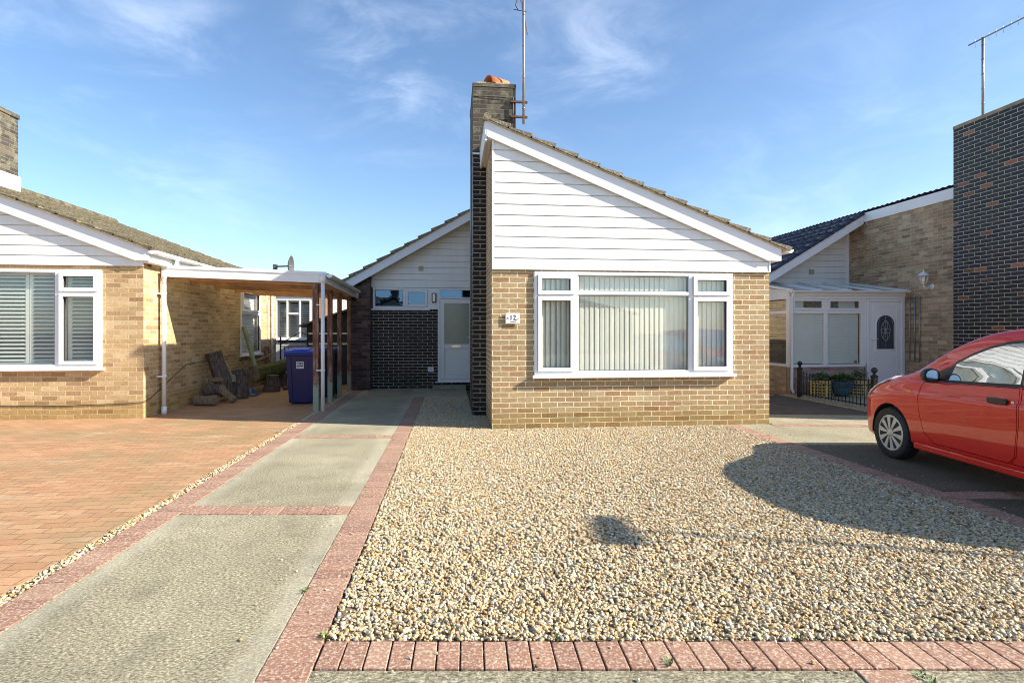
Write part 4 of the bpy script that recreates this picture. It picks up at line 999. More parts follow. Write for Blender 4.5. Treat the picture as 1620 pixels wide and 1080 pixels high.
mb = MB(); vblind(mb, 11.0, 13.85, .80, 2.22, 7.03, ang=12); mb.build('vertical_blind', M['blind_fabric'], WN, fix=False)
mb = MB(); mb.box(10.6, 9, 0, 14.2, 9.1, 2.4); mb.build('room', M['room_dark'], Bh)
mb = MB(); cladding(mb, '-y', 6.95, lambda h: 10.32, lambda h: min(14.45, 10.3+(4.28-h)/.394), 2.36, 4.2); mb.build('gable_cladding', M['cladding'], Bh)
mb = MB(); slope_prism(mb, 10.25, 4.37, 14.66, 2.67, .22, 6.87, 6.91); mb.build('bargeboard', M['white_board'], Bh)
# porch
PO = thing('porch', 'white glazed lean-to porch with arched door pane, built against the brick flank wall', 'porch', (8.9, 11.7, 0))
vp = 11.66; up0, up1 = 7.49, 10.295
B = frame_loc('-y', vp)
mb = MB(); mb.box(up0, vp, -.05, 9.29, vp+.15, .60); mb.box(up0, vp+.15, -.05, up0+.15, v2, .60); mb.build('dwarf_wall', M['pink_brick'], PO)
mb = MB(); mb.box(up0-.012, vp+.10, 0, up0-.001, v2, .60); mb.build('brick_facing', M['shaded_buff_brick'], PO)
mb = MB()
mb.box(up0-.03, vp-.03, .60, 9.30, vp+.12, .66); mb.box(up0-.03, vp+.12, .60, up0+.12, v2-.04, .66)
for a0, h0, a1, h1 in ((up0, .66, up0+.07, 2.13), (8.325, .66, 8.405, 2.13), (9.22, .66, 9.34, 2.13), (10.24, .1, up1, 2.13)): B(mb, a0, h0, a1, h1, 0, .07)
B(mb, up0+.07, 1.80, 8.325, 1.87, .001, .069); B(mb, 8.405, 1.80, 9.22, 1.87, .001, .069)
mb.box(up0, vp-.001, 2.13, up1, vp+.069, 2.20)
for y0, y1 in ((vp+.07, vp+.14), (v2-.11, v2-.04)): mb.box(up0+.001, y0, .66, up0+.07, y1, 2.30)
mb.box(up0+.001, vp+.14, 2.13, up0+.07, v2-.11, 2.30); mb.box(up0+.001, vp+.14, 1.80, up0+.07, v2-.11, 1.87)
mb.build('frame', M['white_plastic'], PO, bevel=.004)
mb = MB()
for a0, a1 in ((up0+.07, 8.325), (8.405, 9.22)): ring(B, mb, a0+.004, 1.874, a1-.004, 2.126, .05, -.018, .03)
mb.build('opening_light', M['white_plastic'], PO, bevel=.004)
mb = MB()
for a0, a1 in ((up0+.07, 8.325), (8.405, 9.22)):
    B(mb, a0+.054, 1.924, a1-.054, 2.076, 0, .006); B(mb, a0, .66, a1, 1.80, .03, .036)
mb.box(up0+.02, vp+.14, .66, up0+.026, v2-.11, 1.80); mb.box(up0+.02, vp+.14, 1.87, up0+.026, v2-.11, 2.13)
mb.build('pane', M['window_glass'], PO)
mb = MB()
def slats(mb, a0, a1, h0, h1, y, pitch=.07):
    z = h0
    while z < h1: mb.poly([(a0,y-.012,z),(a1,y-.012,z),(a1,y+.012,z+pitch*1.04),(a0,y+.012,z+pitch*1.04)]); z += pitch
slats(mb, 7.56, 8.32, .68, 1.80, vp+.06); slats(mb, 8.41, 9.18, .68, 1.80, vp+.06)
slats(mb, 7.65, 7.90, 1.93, 2.10, vp+.12, .05); slats(mb, 8.75, 9.15, 1.93, 2.10, vp+.12, .05)
mb.build('blind', M['shutter'], PO, fix=False)
mb = MB(); mb.box(9.08, vp+.05, .662, 9.16, vp+.09, .73); mb.build('ornament', M['split_wood'], PO, bevel=.01)
mb = MB(); ring(B, mb, 9.342, .10, 10.238, 2.125, .05, -.03, .05); 
DFm = mb.build('door_frame', M['white_plastic'], PO, bevel=.004)
# door slab with arched pane
mb = MB(); B(mb, 9.395, .14, 10.185, 2.072, -.012, .03); 
for (z0, z1) in ((.24, .78),): ring(B, mb, 9.50, z0, 10.08, z1, .018, -.02, -.0125)
ring(B, mb, 9.50, .90, 10.08, 1.98, .016, -.0205, -.0125)
B(mb, 9.60, .835, 9.98, .85, -.02, -.0125)
DR = mb.build('door', M['white_plastic'], PO, bevel=.003)
def arch(cx, z0, w, zs, n=12, g=0): return [(cx-w, z0), (cx+w, z0), (cx+w, zs)] + [(cx+w*math.cos(math.pi*i/n), zs+w*math.sin(math.pi*i/n)) for i in range(1, n)] + [(cx-w, zs)]
mb = MB(); mb.prism(arch(9.79, .97, .25, 1.55), 'y', vp-.026, vp-.0125); mb.build('arch_surround', M['white_plastic'], DR, bevel=.006)
mb = MB(); mb.prism(arch(9.79, 1.0, .215, 1.55), 'y', vp-.030, vp-.0265); AP = mb.build('arched_pane', M['lead_glass'], DR)
mb = MB(); yy = vp-.032
def loop(cx, cz, rx, rz, k=16): return [(cx+rx*math.cos(2*math.pi*i/k), yy, cz+rz*math.sin(2*math.pi*i/k)) for i in range(k+1)]
for c_ in ((9.79,1.55,.05,.10),(9.79,1.27,.05,.10),(9.73,1.41,.06,.05),(9.85,1.41,.06,.05),(9.79,1.41,.11,.22),(9.79,1.41,.035,.035)): mb.path(loop(*c_), .005, 5)
mb.path([(9.79,yy,1.0),(9.79,yy,1.75)], .004, 5); mb.path([(9.60,yy,1.02),(9.60,yy,1.55),(9.65,yy,1.68)], .004, 5); mb.path([(9.98,yy,1.02),(9.98,yy,1.55),(9.93,yy,1.68)], .004, 5)
mb.build('leading', M['lead'], AP)
mb = MB(); mb.tube((9.44,vp-.06,1.22),(9.58,vp-.06,1.22),.011); mb.tube((9.45,vp-.06,1.22),(9.45,vp-.01,1.22),.011); mb.box(9.43,vp-.022,1.08,9.468,vp-.0125,1.28); mb.build('handle', M['white_plastic'], DR)
mb = MB()
hp = lambda y: 2.33+.17*(y-vp)
for i in range(5):
    x = up0-.06+.02+i*.70; mb.hexa([(x,vp-.12,hp(vp-.12)-.03),(x+.05,vp-.12,hp(vp-.12)-.03),(x+.05,v2-.04,hp(v2)-.03),(x,v2-.04,hp(v2)-.03),(x,vp-.12,hp(vp-.12)+.025),(x+.05,vp-.12,hp(vp-.12)+.025),(x+.05,v2-.04,hp(v2)+.025),(x,v2-.04,hp(v2)+.025)])
mb.box(up0-.04, vp-.03, 2.20, up1, vp+.05, 2.30)
mb.prism([(vp+.07,2.30),(v2-.05,2.30),(v2-.05,2.55),(vp+.07,2.31)], 'x', up0+.01, up0+.05)
mb.build('roof_bar', M['white_plastic'], PO, bevel=.004)
mb = MB(); mb.hexa([(up0-.06,vp-.10,hp(vp-.1)-.012),(up1-.01,vp-.10,hp(vp-.1)-.012),(up1-.01,v2-.04,hp(v2)-.012),(up0-.06,v2-.04,hp(v2)-.012),(up0-.06,vp-.10,hp(vp-.1)),(up1-.01,vp-.10,hp(vp-.1)),(up1-.01,v2-.04,hp(v2)),(up0-.06,v2-.04,hp(v2))]); mb.build('roof_sheet', M['window_glass'], PO)
gutter((up0-.05, vp-.13, 2.30), (up1, vp-.13, 2.315), r=.05).build('gutter', M['white_plastic'], PO)
mb = MB(); mb.path([(up0+.02,vp-.13,2.26),(up0+.02,vp-.06,2.14),(up0+.02,vp-.055,.12),(up0+.04,vp-.10,.03)], .032); mb.build('downpipe', M['white_plastic'], PO)
quadsheet('porch_bed', [(7.36,9.0),(10.06,9.0),(10.06,11.65),(7.36,11.65)], .012, M['stain_concrete'], .05)
# lantern on the flank wall
LN = thing('wall_lantern', 'white coach lantern mounted on the brick flank wall', 'wall lamp', (10.2, 11.0, 2.4))
mb = MB(); mb.lathe([(.005,-.012),(.06,-.012),(.062,0),(.05,.012),(.02,.03),(.015,.03)], (ub-.012, 10.93, 2.36), 'x'); mb.path([(ub-.03,10.93,2.36),(ub-.12,10.95,2.32),(ub-.17,10.98,2.36),(ub-.17,10.98,2.42)], .012); mb.build('arm', M['white_plastic'], LN)
mb = MB(); c_ = (ub-.17, 10.98, 0)
mb.lathe([(.03,2.42),(.035,2.435),(.055,2.44),(.055,2.445)], c_, n=6, smooth=False)
mb.lathe([(.105,2.60),(.11,2.607),(.06,2.66),(.02,2.68),(.012,2.70),(.018,2.71),(.004,2.73)], c_, n=12, smooth=False)
for i in range(6):
    t_ = math.pi*2*i/6; mb.tube((c_[0]+.055*math.cos(t_), c_[1]+.055*math.sin(t_), 2.44), (c_[0]+.085*math.cos(t_), c_[1]+.085*math.sin(t_), 2.602), .006, n=6)
mb.build('lantern_frame', M['white_plastic'], LN)
mb = MB(); mb.lathe([(.048,2.446),(.077,2.598)], c_, n=6, smooth=False, closed=False); mb.build('lantern_glass', M['window_glass'], LN)
mb = MB(); mb.lathe([(.008,2.45),(.03,2.50),(.02,2.55),(.004,2.56)], c_, n=12); mb.build('bulb', M['clear_lens'], LN)
# metal trellis
TR = thing('metal_trellis', 'narrow grey metal wall trellis of three uprights below the lantern', 'trellis', (10.26, 11.36, .7))
mb = MB(); xx = ub-.03
for y in (11.50, 11.365, 11.235): mb.tube((xx, y, .72), (xx, y, 2.15 if y != 11.365 else 2.17), .012, n=8); mb.lathe([(.003,0),(.018,.02),(.003,.06)], (xx, y, 2.14), n=8)
mb.path([(xx,11.5,2.04),(xx,11.44,2.03),(xx,11.365,2.12),(xx,11.30,2.03),(xx,11.235,2.04)], .008, 6); mb.tube((xx,11.5,.73),(xx,11.235,.73),.01)
for y in (11.5, 11.235):
    for z in (.9, 1.9): mb.tube((xx,y,z),(ub,y,z),.006)
mb.build('frame', M['galvanised'], TR)
antenna('television aerial with long slanting boom on the dark brick chimney at right', 10.12, 9.62, 5.50, 7.03, ((10.06, 9.86, 6.99), (10.45, 8.2, 7.11)), rungs=5)

# ------------------------------------------------------------------ railing and pots
RL = thing('iron_railing', 'low black spear-topped iron railing between two ball-topped posts', 'railing', (7.38, 10.05, 0))
for y in (11.12, 9.02):
    mb = MB(); mb.box(7.335, y-.04, 0, 7.415, y+.04, .60); p_ = mb.build('post', M['black_iron'], RL, bevel=.006)
    mb = MB(); mb.lathe([(.062,.60),(.062,.615),(.035,.635),(.022,.65),(.02,.66),(.03,.675),(.05,.70),(.052,.72),(.04,.75),(.012,.768)], (7.375, y, 0), n=18); mb.build('ball_finial', M['black_iron'], p_)
mb = MB(); mb.box(7.367, 9.06, .075, 7.383, 11.08, .095); 
tp = lambda y: .50-.13*math.sin(math.pi*(y-9.06)/2.02)
ys = [9.06+2.02*i/24 for i in range(25)]
mb.path([(7.375, y, tp(y)-.03) for y in ys], .008, 6)
for i in range(1, 21):
    y = 9.06+2.02*i/21; mb.tube((7.375,y,.05),(7.375,y,tp(y)+.03),.0075,n=6); mb.lathe([(.003,0),(.015,.02),(.011,.035),(.002,.075)], (7.375,y,tp(y)+.02), n=6)
mb.build('rail_panel', M['black_iron'], RL)
def plant(parent, cx, cy, z, r, h, n, mat, ls=.07):
    mb = MB()
    for i in range(n):
        t_ = random.uniform(0, 6.28); q = r*math.sqrt(random.random()); b = Vector((cx+q*math.cos(t_), cy+q*math.sin(t_), z+random.uniform(.3,1)*h*(1-.5*q/r)))
        d = Vector((math.cos(t_)+random.uniform(-.5,.5), math.sin(t_)+random.uniform(-.5,.5), random.uniform(-.1,1.0))).normalized()*ls*random.uniform(.6,1.3)
        s = d.cross(Vector((0,0,1))).normalized()*ls*.28
        mb.poly([b, b+d*.5+s, b+d, b+d*.5-s])
    for i in range(10):
        t_ = random.uniform(0, 6.28); mb.tube((cx, cy, z-.03), (cx+r*.6*math.cos(t_), cy+r*.6*math.sin(t_), z+h*.6), .004, n=5)
    return mb.build('foliage', M[mat], parent, fix=False)
def square_planter(label, cx, cy, rz):
    T = thing('square_planter', label, 'planter', (cx, cy, .012), 'yellow lattice planters behind the railing', rz); ORG[T.name] = (0,0,0)
    mb = MB(); s = .18
    mb.hexa([(-s*.9,-s*.9,0),(s*.9,-s*.9,0),(s*.9,s*.9,0),(-s*.9,s*.9,0),(-s,-s,.33),(s,-s,.33),(s,s,.33),(-s,s,.33)])
    mb.box(-s-.012,-s-.012,.31,s+.012,s+.012,.345)
    mb.build('pot', M['yellow_pot'], T, bevel=.006)
    mb = MB()
    for k in range(4):
        c_, s_ = math.cos(k*math.pi/2), math.sin(k*math.pi/2)
        for i in range(4):
            for j in range(4):
                x, z = -.105+.07*i, .055+.065*j; q = []
                for (dx, dz) in ((-.028,0),(0,-.026),(.028,0),(0,.026)): q.append((x+dx, -(s*.9+s*.1*(z/.33))-.002, z+dz))
                mb.poly([(a*c_-b*s_, a*s_+b*c_, c) for a, b, c in q])
    mb.build('lattice_relief', M['soil'], T, fix=False)
    mb = MB(); mb.box(-s+.02,-s+.02,.31,s-.02,s-.02,.352); mb.build('soil', M['soil'], T)
    return T
T1 = square_planter('yellow lattice planter with pale flowering plant, left of the blue pot', 7.86, 11.12, R(38)); plant(T1, 0, 0, .35, .17, .20, 260, 'leaf_pale', .06); plant(T1, 0, 0, .35, .17, .16, 160, 'leaf_green', .07)
T2 = square_planter('yellow lattice planter with tall silvery plant, right of the blue pot', 8.72, 11.08, R(35)); plant(T2, 0, 0, .35, .14, .30, 300, 'leaf_pale', .06); plant(T2, 0, 0, .35, .14, .2, 120, 'leaf_green', .06)
T3 = thing('round_pot', 'glazed blue round pot of bright green leaves between the yellow planters', 'plant pot', (8.28, 11.05, .012))
mb = MB(); mb.lathe([(.10,.012),(.15,.07),(.20,.17),(.23,.29),(.25,.31),(.25,.335),(.225,.335),(.21,.30)], (8.28, 11.05, 0), n=28); mb.build('pot', M['blue_pot'], T3)
mb = MB(); mb.lathe([(.0,.305),(.215,.31)], (8.28, 11.05, 0), n=20, closed=False); mb.build('soil', M['soil'], T3)
plant(T3, 8.28, 11.05, .32, .21, .18, 480, 'leaf_green', .08)

# ================================================================== CAR
def interp(xs, ys, x):
    return float(np.interp(x, xs, ys))
def smooth_curve(pts, n=400):
    """monotone-ish cubic resample of (x, y) key points"""
    xs = np.array([p[0] for p in pts]); ys = np.array([p[1] for p in pts]); m = np.gradient(ys, xs)
    X = np.linspace(xs[0], xs[-1], n); k = np.clip(np.searchsorted(xs, X)-1, 0, len(xs)-2); h = xs[k+1]-xs[k]; t_ = (X-xs[k])/h
    Y = (2*t_**3-3*t_**2+1)*ys[k]+(t_**3-2*t_**2+t_)*h*m[k]+(-2*t_**3+3*t_**2)*ys[k+1]+(t_**3-t_**2)*h*m[k+1]
    return lambda x: float(np.interp(x, X, Y))
hw  = smooth_curve([(0,.50),(.04,.60),(.12,.685),(.3,.755),(.6,.79),(1.0,.795),(1.6,.80),(2.6,.80),(3.1,.78),(3.35,.73),(3.5,.62)])
zb  = smooth_curve([(0,.30),(.05,.22),(.2,.18),(.5,.18),(1,.20),(2.5,.20),(3.2,.22),(3.45,.28),(3.5,.34)])
zs  = smooth_curve([(0,.50),(.05,.58),(.15,.665),(.35,.765),(.6,.835),(1.0,.885),(1.4,.91),(2.0,.935),(2.8,.965),(3.3,.96),(3.5,.86)])
zt  = smooth_curve([(0,.54),(.05,.64),(.15,.75),(.35,.85),(.6,.925),(.88,1.01),(1.1,1.15),(1.4,1.31),(1.7,1.42),(2.1,1.465),(2.6,1.455),(3.0,1.41),(3.25,1.30),(3.42,1.08),(3.5,.90)])
zre = smooth_curve([(0,.52),(.05,.61),(.15,.715),(.35,.812),(.6,.888),(.88,.965),(1.1,1.085),(1.4,1.24),(1.7,1.345),(2.1,1.395),(2.6,1.385),(3.0,1.34),(3.25,1.23),(3.42,1.02),(3.5,.88)])
wre = smooth_curve([(0,.44),(.05,.53),(.15,.60),(.35,.64),(.6,.655),(.88,.66),(1.1,.645),(1.4,.62),(1.7,.60),(2.1,.59),(2.6,.58),(3.0,.56),(3.25,.54),(3.42,.52),(3.5,.5)])
def section(x, ins=0.0, floor=None):
    w = hw(x)-ins; b = zb(x) if floor is None else floor; s_ = zs(x); r_ = zre(x)-ins; t_ = zt(x)-ins; wr = wre(x)-ins*.8
    zm = min(.52, s_-.06); sh = s_-.0
    key = [(0, b), (w*.80, b), (w*.955, b+.03), (w*.985, b+.10), (w, zm-.05), (w*.998, zm+(sh-zm)*.35), (w*.994, zm+(sh-zm)*.60), (w*.966, zm+(sh-zm)*.70), (w*.945, sh-.012)]
    if ins: key = [(0, b), (w*.94, b), (w*.96, b+.1), (w*.96, zm), (w*.955, zm+(sh-zm)*.5), (w*.95, sh-.02)]
    key += [(w*.90, sh+.006), ((w*.90+wr)/2+.012, (sh+r_)/2), (wr+.004, r_-.02), (wr-.045, r_+(t_-r_)*.38), (wr*.62, r_+(t_-r_)*.78), (wr*.3, r_+(t_-r_)*.96), (0, t_)]
    return key
def catmull(pts, per=3):
    P = [np.array(p) for p in pts]; P = [2*P[0]-P[1]] + P + [2*P[-1]-P[-2]]; out = []
    for i in range(1, len(P)-2):
        for j in range(per):
            t_ = j/per; a, b, c, d = P[i-1:i+3]
            out.append(.5*((2*b)+(-a+c)*t_+(2*a-5*b+4*c-d)*t_*t_+(-a+3*b-3*c+d)*t_**3))
    out.append(P[-2]); return out
def loft(xs, ins=0.0, floor=None):
    mb = MB(); rings_ = []
    for x in xs:
        h = catmull(section(x, ins, floor), 3); h = [(max(0, p[0]), p[1]) for p in h]
        ring_ = [(-x, p[0], p[1]) for p in h] + [(-x, -p[0], p[1]) for p in reversed(h[1:-1])]
        rings_.append(ring_)
    n = len(rings_[0])
    for r_ in rings_: mb.v += r_
    mb.smooth = True
    for k in range(len(xs)-1):
        for i in range(n): j = (i+1) % n; mb.face([k*n+i, k*n+j, (k+1)*n+j, (k+1)*n+i])
    mb.smooth = False
    mb.face(list(range(n))); mb.face([(len(xs)-1)*n+i for i in reversed(range(n))])
    return mb
def tmp_obj(mb, name='tmp'):
    me = bpy.data.meshes.new(name); me.from_pydata([tuple(map(float, v)) for v in mb.v], [], mb.f); me.polygons.foreach_set('use_smooth', mb.sm)
    bm = bmesh.new(); bm.from_mesh(me); bmesh.ops.recalc_face_normals(bm, faces=bm.faces); bm.to_mesh(me); bm.free()
    o = bpy.data.objects.new(name, me); COL.objects.link(o); return o
def boolean(o, cutter, op):
    md = o.modifiers.new('b', 'BOOLEAN'); md.object = cutter; md.operation = op; md.solver = 'EXACT'
    bpy.context.view_layer.update()
    me = bpy.data.meshes.new_from_object(o.evaluated_get(bpy.context.evaluated_depsgraph_get()))
    o.modifiers.clear(); old = o.data; o.data = me; bpy.data.meshes.remove(old); return o
def dupo(o): c = o.copy(); c.data = o.data.copy(); COL.objects.link(c); return c
def kill(*os):
    for o in os: me = o.data; bpy.data.objects.remove(o); bpy.data.meshes.remove(me)
def as_part(o, name, mat, parent, label=None):
    o.name = name; o.data.name = name; o.parent = parent; ORG[o.name] = (0,0,0); o.data.materials.clear(); o.data.materials.append(mat)
    for p in o.data.polygons: p.material_index = 0
    bm = bmesh.new(); bm.from_mesh(o.data)
    bmesh.ops.remove_doubles(bm, verts=bm.verts, dist=.0002)
    for f in bm.faces: f.smooth = True
    for e in bm.edges: e.smooth = e.calc_face_angle(0) < R(32) if len(e.link_faces) == 2 else False
    bm.to_mesh(bm_me := o.data); bm.free()
    if label: o['label'] = label
    return o
CX, CZ = 4.965, 6.83      # nose centre in the street frame
cu_, cv_ = cf(CX, CZ)
CAR = thing('parked_car', 'small red hatchback parked on the right-hand drive, nose towards the houses', 'car', (cu_, cv_, 0), None, R(90)-TH+R(.4)); ORG[CAR.name] = (0, 0, 0)
xs_ = [0, .015, .04, .08, .12, .17, .23, .3, .38, .47, .56, .65, .75, .85, .95, 1.05, 1.15, 1.25, 1.35, 1.45, 1.55, 1.65, 1.75, 1.88, 2.0, 2.15, 2.3, 2.45, 2.6, 2.75, 2.9, 3.0, 3.1, 3.2, 3.3, 3.38, 3.44, 3.48, 3.5]
body = tmp_obj(loft(xs_))
cav = tmp_obj(loft([.98, 1.1, 1.25, 1.4, 1.55, 1.7, 1.85, 2.0, 2.2, 2.4, 2.6, 2.8, 3.0, 3.15, 3.3], .045, .36))
boolean(body, cav, 'DIFFERENCE')
WX, RX = .66, 2.98
for wx in (WX, RX):
    for s in (-1, 1):
        mb = MB(); mb.lathe([(.318, -.16), (.325, .20)], (-wx, s*.78, .285), 'y', n=40, smooth=False); c_ = tmp_obj(mb); boolean(body, c_, 'DIFFERENCE'); kill(c_)
def cut(poly, y0, y1):           # side-view polygon (distance from nose, height)
    mb = MB(); mb.prism([(-x, z) for x, z in poly], 'y', y0, y1); return tmp_obj(mb)
def offset(poly, d):
    n = len(poly); out = []
    A_ = sum(poly[i][0]*poly[(i+1) % n][1]-poly[(i+1) % n][0]*poly[i][1] for i in range(n)); sg = 1 if A_ > 0 else -1
    for i in range(n):
        p0, p1, p2 = Vector(poly[i-1]), Vector(poly[i]), Vector(poly[(i+1) % n]); e1, e2 = (p1-p0).normalized(), (p2-p1).normalized()
        n1, n2 = Vector((e1.y, -e1.x))*sg, Vector((e2.y, -e2.x))*sg; m_ = (n1+n2).normalized(); out.append(tuple(p1 + m_*d/max(.3, m_.dot(n1))))
    return out
SIDE = [(1.40,.925),(1.455,1.085),(1.60,1.165),(1.78,1.24),(1.95,1.285),(2.12,1.305),(2.155,1.305),(2.165,.955)]
REAR = [(2.23,.957),(2.22,1.305),(2.55,1.300),(2.80,1.27),(2.88,1.20),(2.93,.985)]
TRI = [(1.03,.893),(1.385,.918),(1.44,1.078),(1.30,1.015)]
parts = []
for s in (1, -1):
    y0, y1 = (.3, .9) if s == 1 else (-.9, -.3)
    for poly, nm, mt in ((SIDE, 'side_window', 'car_glass'), (REAR, 'side_window', 'car_glass')):
        c_ = cut(poly, y0, y1); g_ = dupo(body); boolean(g_, c_, 'INTERSECT'); kill(c_)
        c_ = cut(offset(poly, .002), y0, y1); boolean(body, c_, 'DIFFERENCE'); kill(c_)
        # black frame band around the opening
        c2 = cut(offset(poly, .024), y0, y1); f_ = dupo(body); boolean(f_, c2, 'INTERSECT'); boolean(body, c2, 'DIFFERENCE'); kill(c2)
        parts.append((f_, 'window_trim', 'black_plastic', None)); parts.append((g_, nm, mt, f_))
    c_ = cut(TRI, y0, y1); g_ = dupo(body); boolean(g_, c_, 'INTERSECT'); boolean(body, c_, 'DIFFERENCE'); kill(c_); parts.append((g_, 'quarter_trim', 'black_plastic', None))
# windscreen and rear glass
def plan(poly, z0, z1): mb = MB(); mb.prism([(-x, y) for x, y in poly], 'z', z0, z1); return tmp_obj(mb)
for poly, z0 in (([(.96,-.50),(.96,.50),(1.30,.54),(1.62,.50),(1.62,-.50),(1.30,-.54)], .95), ([(3.12,-.42),(3.12,.42),(3.40,.44),(3.40,-.44)], 1.06)):
    c_ = plan(poly, z0, 1.6); g_ = dupo(body); boolean(g_, c_, 'INTERSECT'); boolean(body, c_, 'DIFFERENCE'); kill(c_); parts.append((g_, 'windscreen' if z0 < 1 else 'rear_window', 'car_glass', None))
# headlights
HL = [(.075,.60),(.10,.70),(.20,.80),(.38,.90),(.52,.92),(.52,.845),(.40,.775),(.27,.70),(.17,.62)]
for s in (1, -1):
    c_ = cut(HL, .40 if s == 1 else -.9, .9 if s == 1 else -.40); g_ = dupo(body); boolean(g_, c_, 'INTERSECT'); boolean(body, c_, 'DIFFERENCE'); kill(c_); 
    bm = bmesh.new(); bm.from_mesh(g_.data); bm.normal_update()
    for v in bm.verts: v.co += Vector((.004, .012*s, .014))
    bm.to_mesh(g_.data); bm.free(); parts.append((g_, 'headlight', 'clear_lens', None))
# tail lamps
TLp = [(3.30,.72),(3.28,.98),(3.42,1.06),(3.60,1.0),(3.60,.72)]
for s in (1, -1):
    c_ = cut(TLp, .47 if s == 1 else -.9, .9 if s == 1 else -.47); g_ = dupo(body); boolean(g_, c_, 'INTERSECT'); boolean(body, c_, 'DIFFERENCE'); kill(c_); parts.append((g_, 'tail_light', 'tail_lens', None))
# doors
D1 = [(1.10,.60),(1.085,.80),(1.12,.885),(1.36,.895),(2.21,.93),(2.225,.60),(2.20,.36),(2.14,.285),(1.30,.285),(1.17,.38)]
D2 = [(2.232,.60),(2.225,.93),(2.96,.955),(2.95,.75),(2.80,.62),(2.68,.50),(2.60,.36),(2.50,.285),(2.15,.285),(2.208,.36)]
doors = []
for s in (1, -1):
    y0, y1 = (.55, .95) if s == 1 else (-.95, -.55)
    for poly in (D1, D2):
        c_ = cut(offset(poly, -.007), y0, y1); d_ = dupo(body); boolean(d_, c_, 'INTERSECT'); kill(c_)
        c_ = cut(poly, y0, y1); boolean(body, c_, 'DIFFERENCE'); kill(c_); doors.append((d_, s, poly))
kill(cav)
as_part(body, 'body', M['red_paint'], CAR)
mb = MB(); mb.prism([(-1.0,.2),(-3.2,.2),(-3.2,.9),(-1.3,.88),(-1.02,.84)], 'y', -.745, .745)   # inner lining seen through the door gaps
done = {}
for o, nm, mt, par in parts:
    as_part(o, nm, M[mt], done.get(par.name, CAR) if par is not None and par.name in done else (par if par is not None else CAR)); 
mb = MB(); 
for s in (1, -1):
    for poly in (D1, D2):
        q = offset(poly, .02); b = len(mb.v)
        mb.prism([(-x, z) for x, z in q], 'y', s*.735, s*.742)
o_ = mb.build('door_seal', M['rubber'], CAR)
def side_y(x, z):
    h = catmull(section(x), 3); best = min(range(1, len(h)), key=lambda i: abs(h[i][1]-z) + (10 if h[i][0] < .5 else 0)); return h[best][0]
for d_, s, poly in doors:
    as_part(d_, 'door', M['red_paint'], CAR)
    hx = 2.03 if poly is D1 else 2.80; yy = side_y(hx, .80)
    mb = MB(); mb.prism([(-hx-.09,.775),(-hx+.09,.775),(-hx+.10,.80),(-hx+.09,.825),(-hx-.09,.825),(-hx-.10,.80)], 'y', s*(yy+.003), s*(yy+.028)); mb.build('handle', M['black_plastic'], d_, bevel=.006, seg=2)
    if poly is D1: mb = MB(); mb.tube((-hx-.135, s*(yy-.002), .80), (-hx-.135, s*(yy+.005), .80), .016, n=16); mb.build('keyhole', M['chrome'], d_)
# wheels
def wheel(x, s):
    w = MB(); yc = s*.70
    prof = [(.195,-.075),(.255,-.085),(.274,-.074),(.2785,-.05),(.2785,.05),(.274,.074),(.255,.085),(.195,.075)]
    w.lathe(prof, (-x, yc, .2785), 'y', n=56, smooth=True)
    for k in range(3): w.lathe([(.2787,-.045+.033*k),(.281,-.043+.033*k),(.281,-.02+.033*k),(.2787,-.018+.033*k)], (-x, yc, .2785), 'y', n=56, smooth=False)
    W_ = w.build('wheel', M['tyre'], CAR)
    m = MB(); yo = yc + s*.06
    m.lathe([(.19,-.03),(.19,.012)], (-x, yo-s*.02, .2785), 'y', n=40); m.build('brake_disc', M['black_plastic'], W_)
    m = MB(); 
    m.lathe([(.196,-.004),(.199,.014),(.183,.022),(.176,.016),(.176,-.004)] if s > 0 else [(.196,.004),(.199,-.014),(.183,-.022),(.176,-.016),(.176,.004)], (-x, yo, .2785), 'y', n=48)
    m.lathe([(.045,0),(.044,s*.022),(.032,s*.03),(.001,s*.031)], (-x, yo, .2785), 'y', n=30, closed=False)
    for k in range(10):
        a = 2*math.pi*(k+.25)/10
        def pt(r, w_, y): ca, sa = math.cos(a), math.sin(a); return (-x+r*ca-w_*sa, yo+s*y, .2785+r*sa+w_*ca)
        q = [pt(.04,-.010,-.004), pt(.04,.010,-.004), pt(.18,.030,-.004), pt(.18,-.030,-.004), pt(.04,-.009,.026), pt(.04,.009,.026), pt(.18,.028,.018), pt(.18,-.028,.018)]
        m.hexa([q[0],q[1],q[2],q[3],q[4],q[5],q[6],q[7]])
    m.build('hubcap', M['hubcap'], W_, bevel=.002)
for x in (WX, RX):
    for s in (1, -1):
        wheel(x, s); mb = MB(); mb.smooth = True; K_ = 20
        for k in range(K_+1):
            a = R(-8) + R(196)*k/K_
            mb.v += [(-x+.317*math.cos(a), s*.768, .285+.317*math.sin(a)), (-x+.314*math.cos(a), s*.60, .285+.314*math.sin(a)), (-x, s*.60, .285)]
        for k in range(K_): mb.face([3*k, 3*k+3, 3*k+4, 3*k+1]); mb.face([3*k+1, 3*k+4, 3*k+5])
        mb.build('arch_liner', M['rubber'], CAR, fix=False)
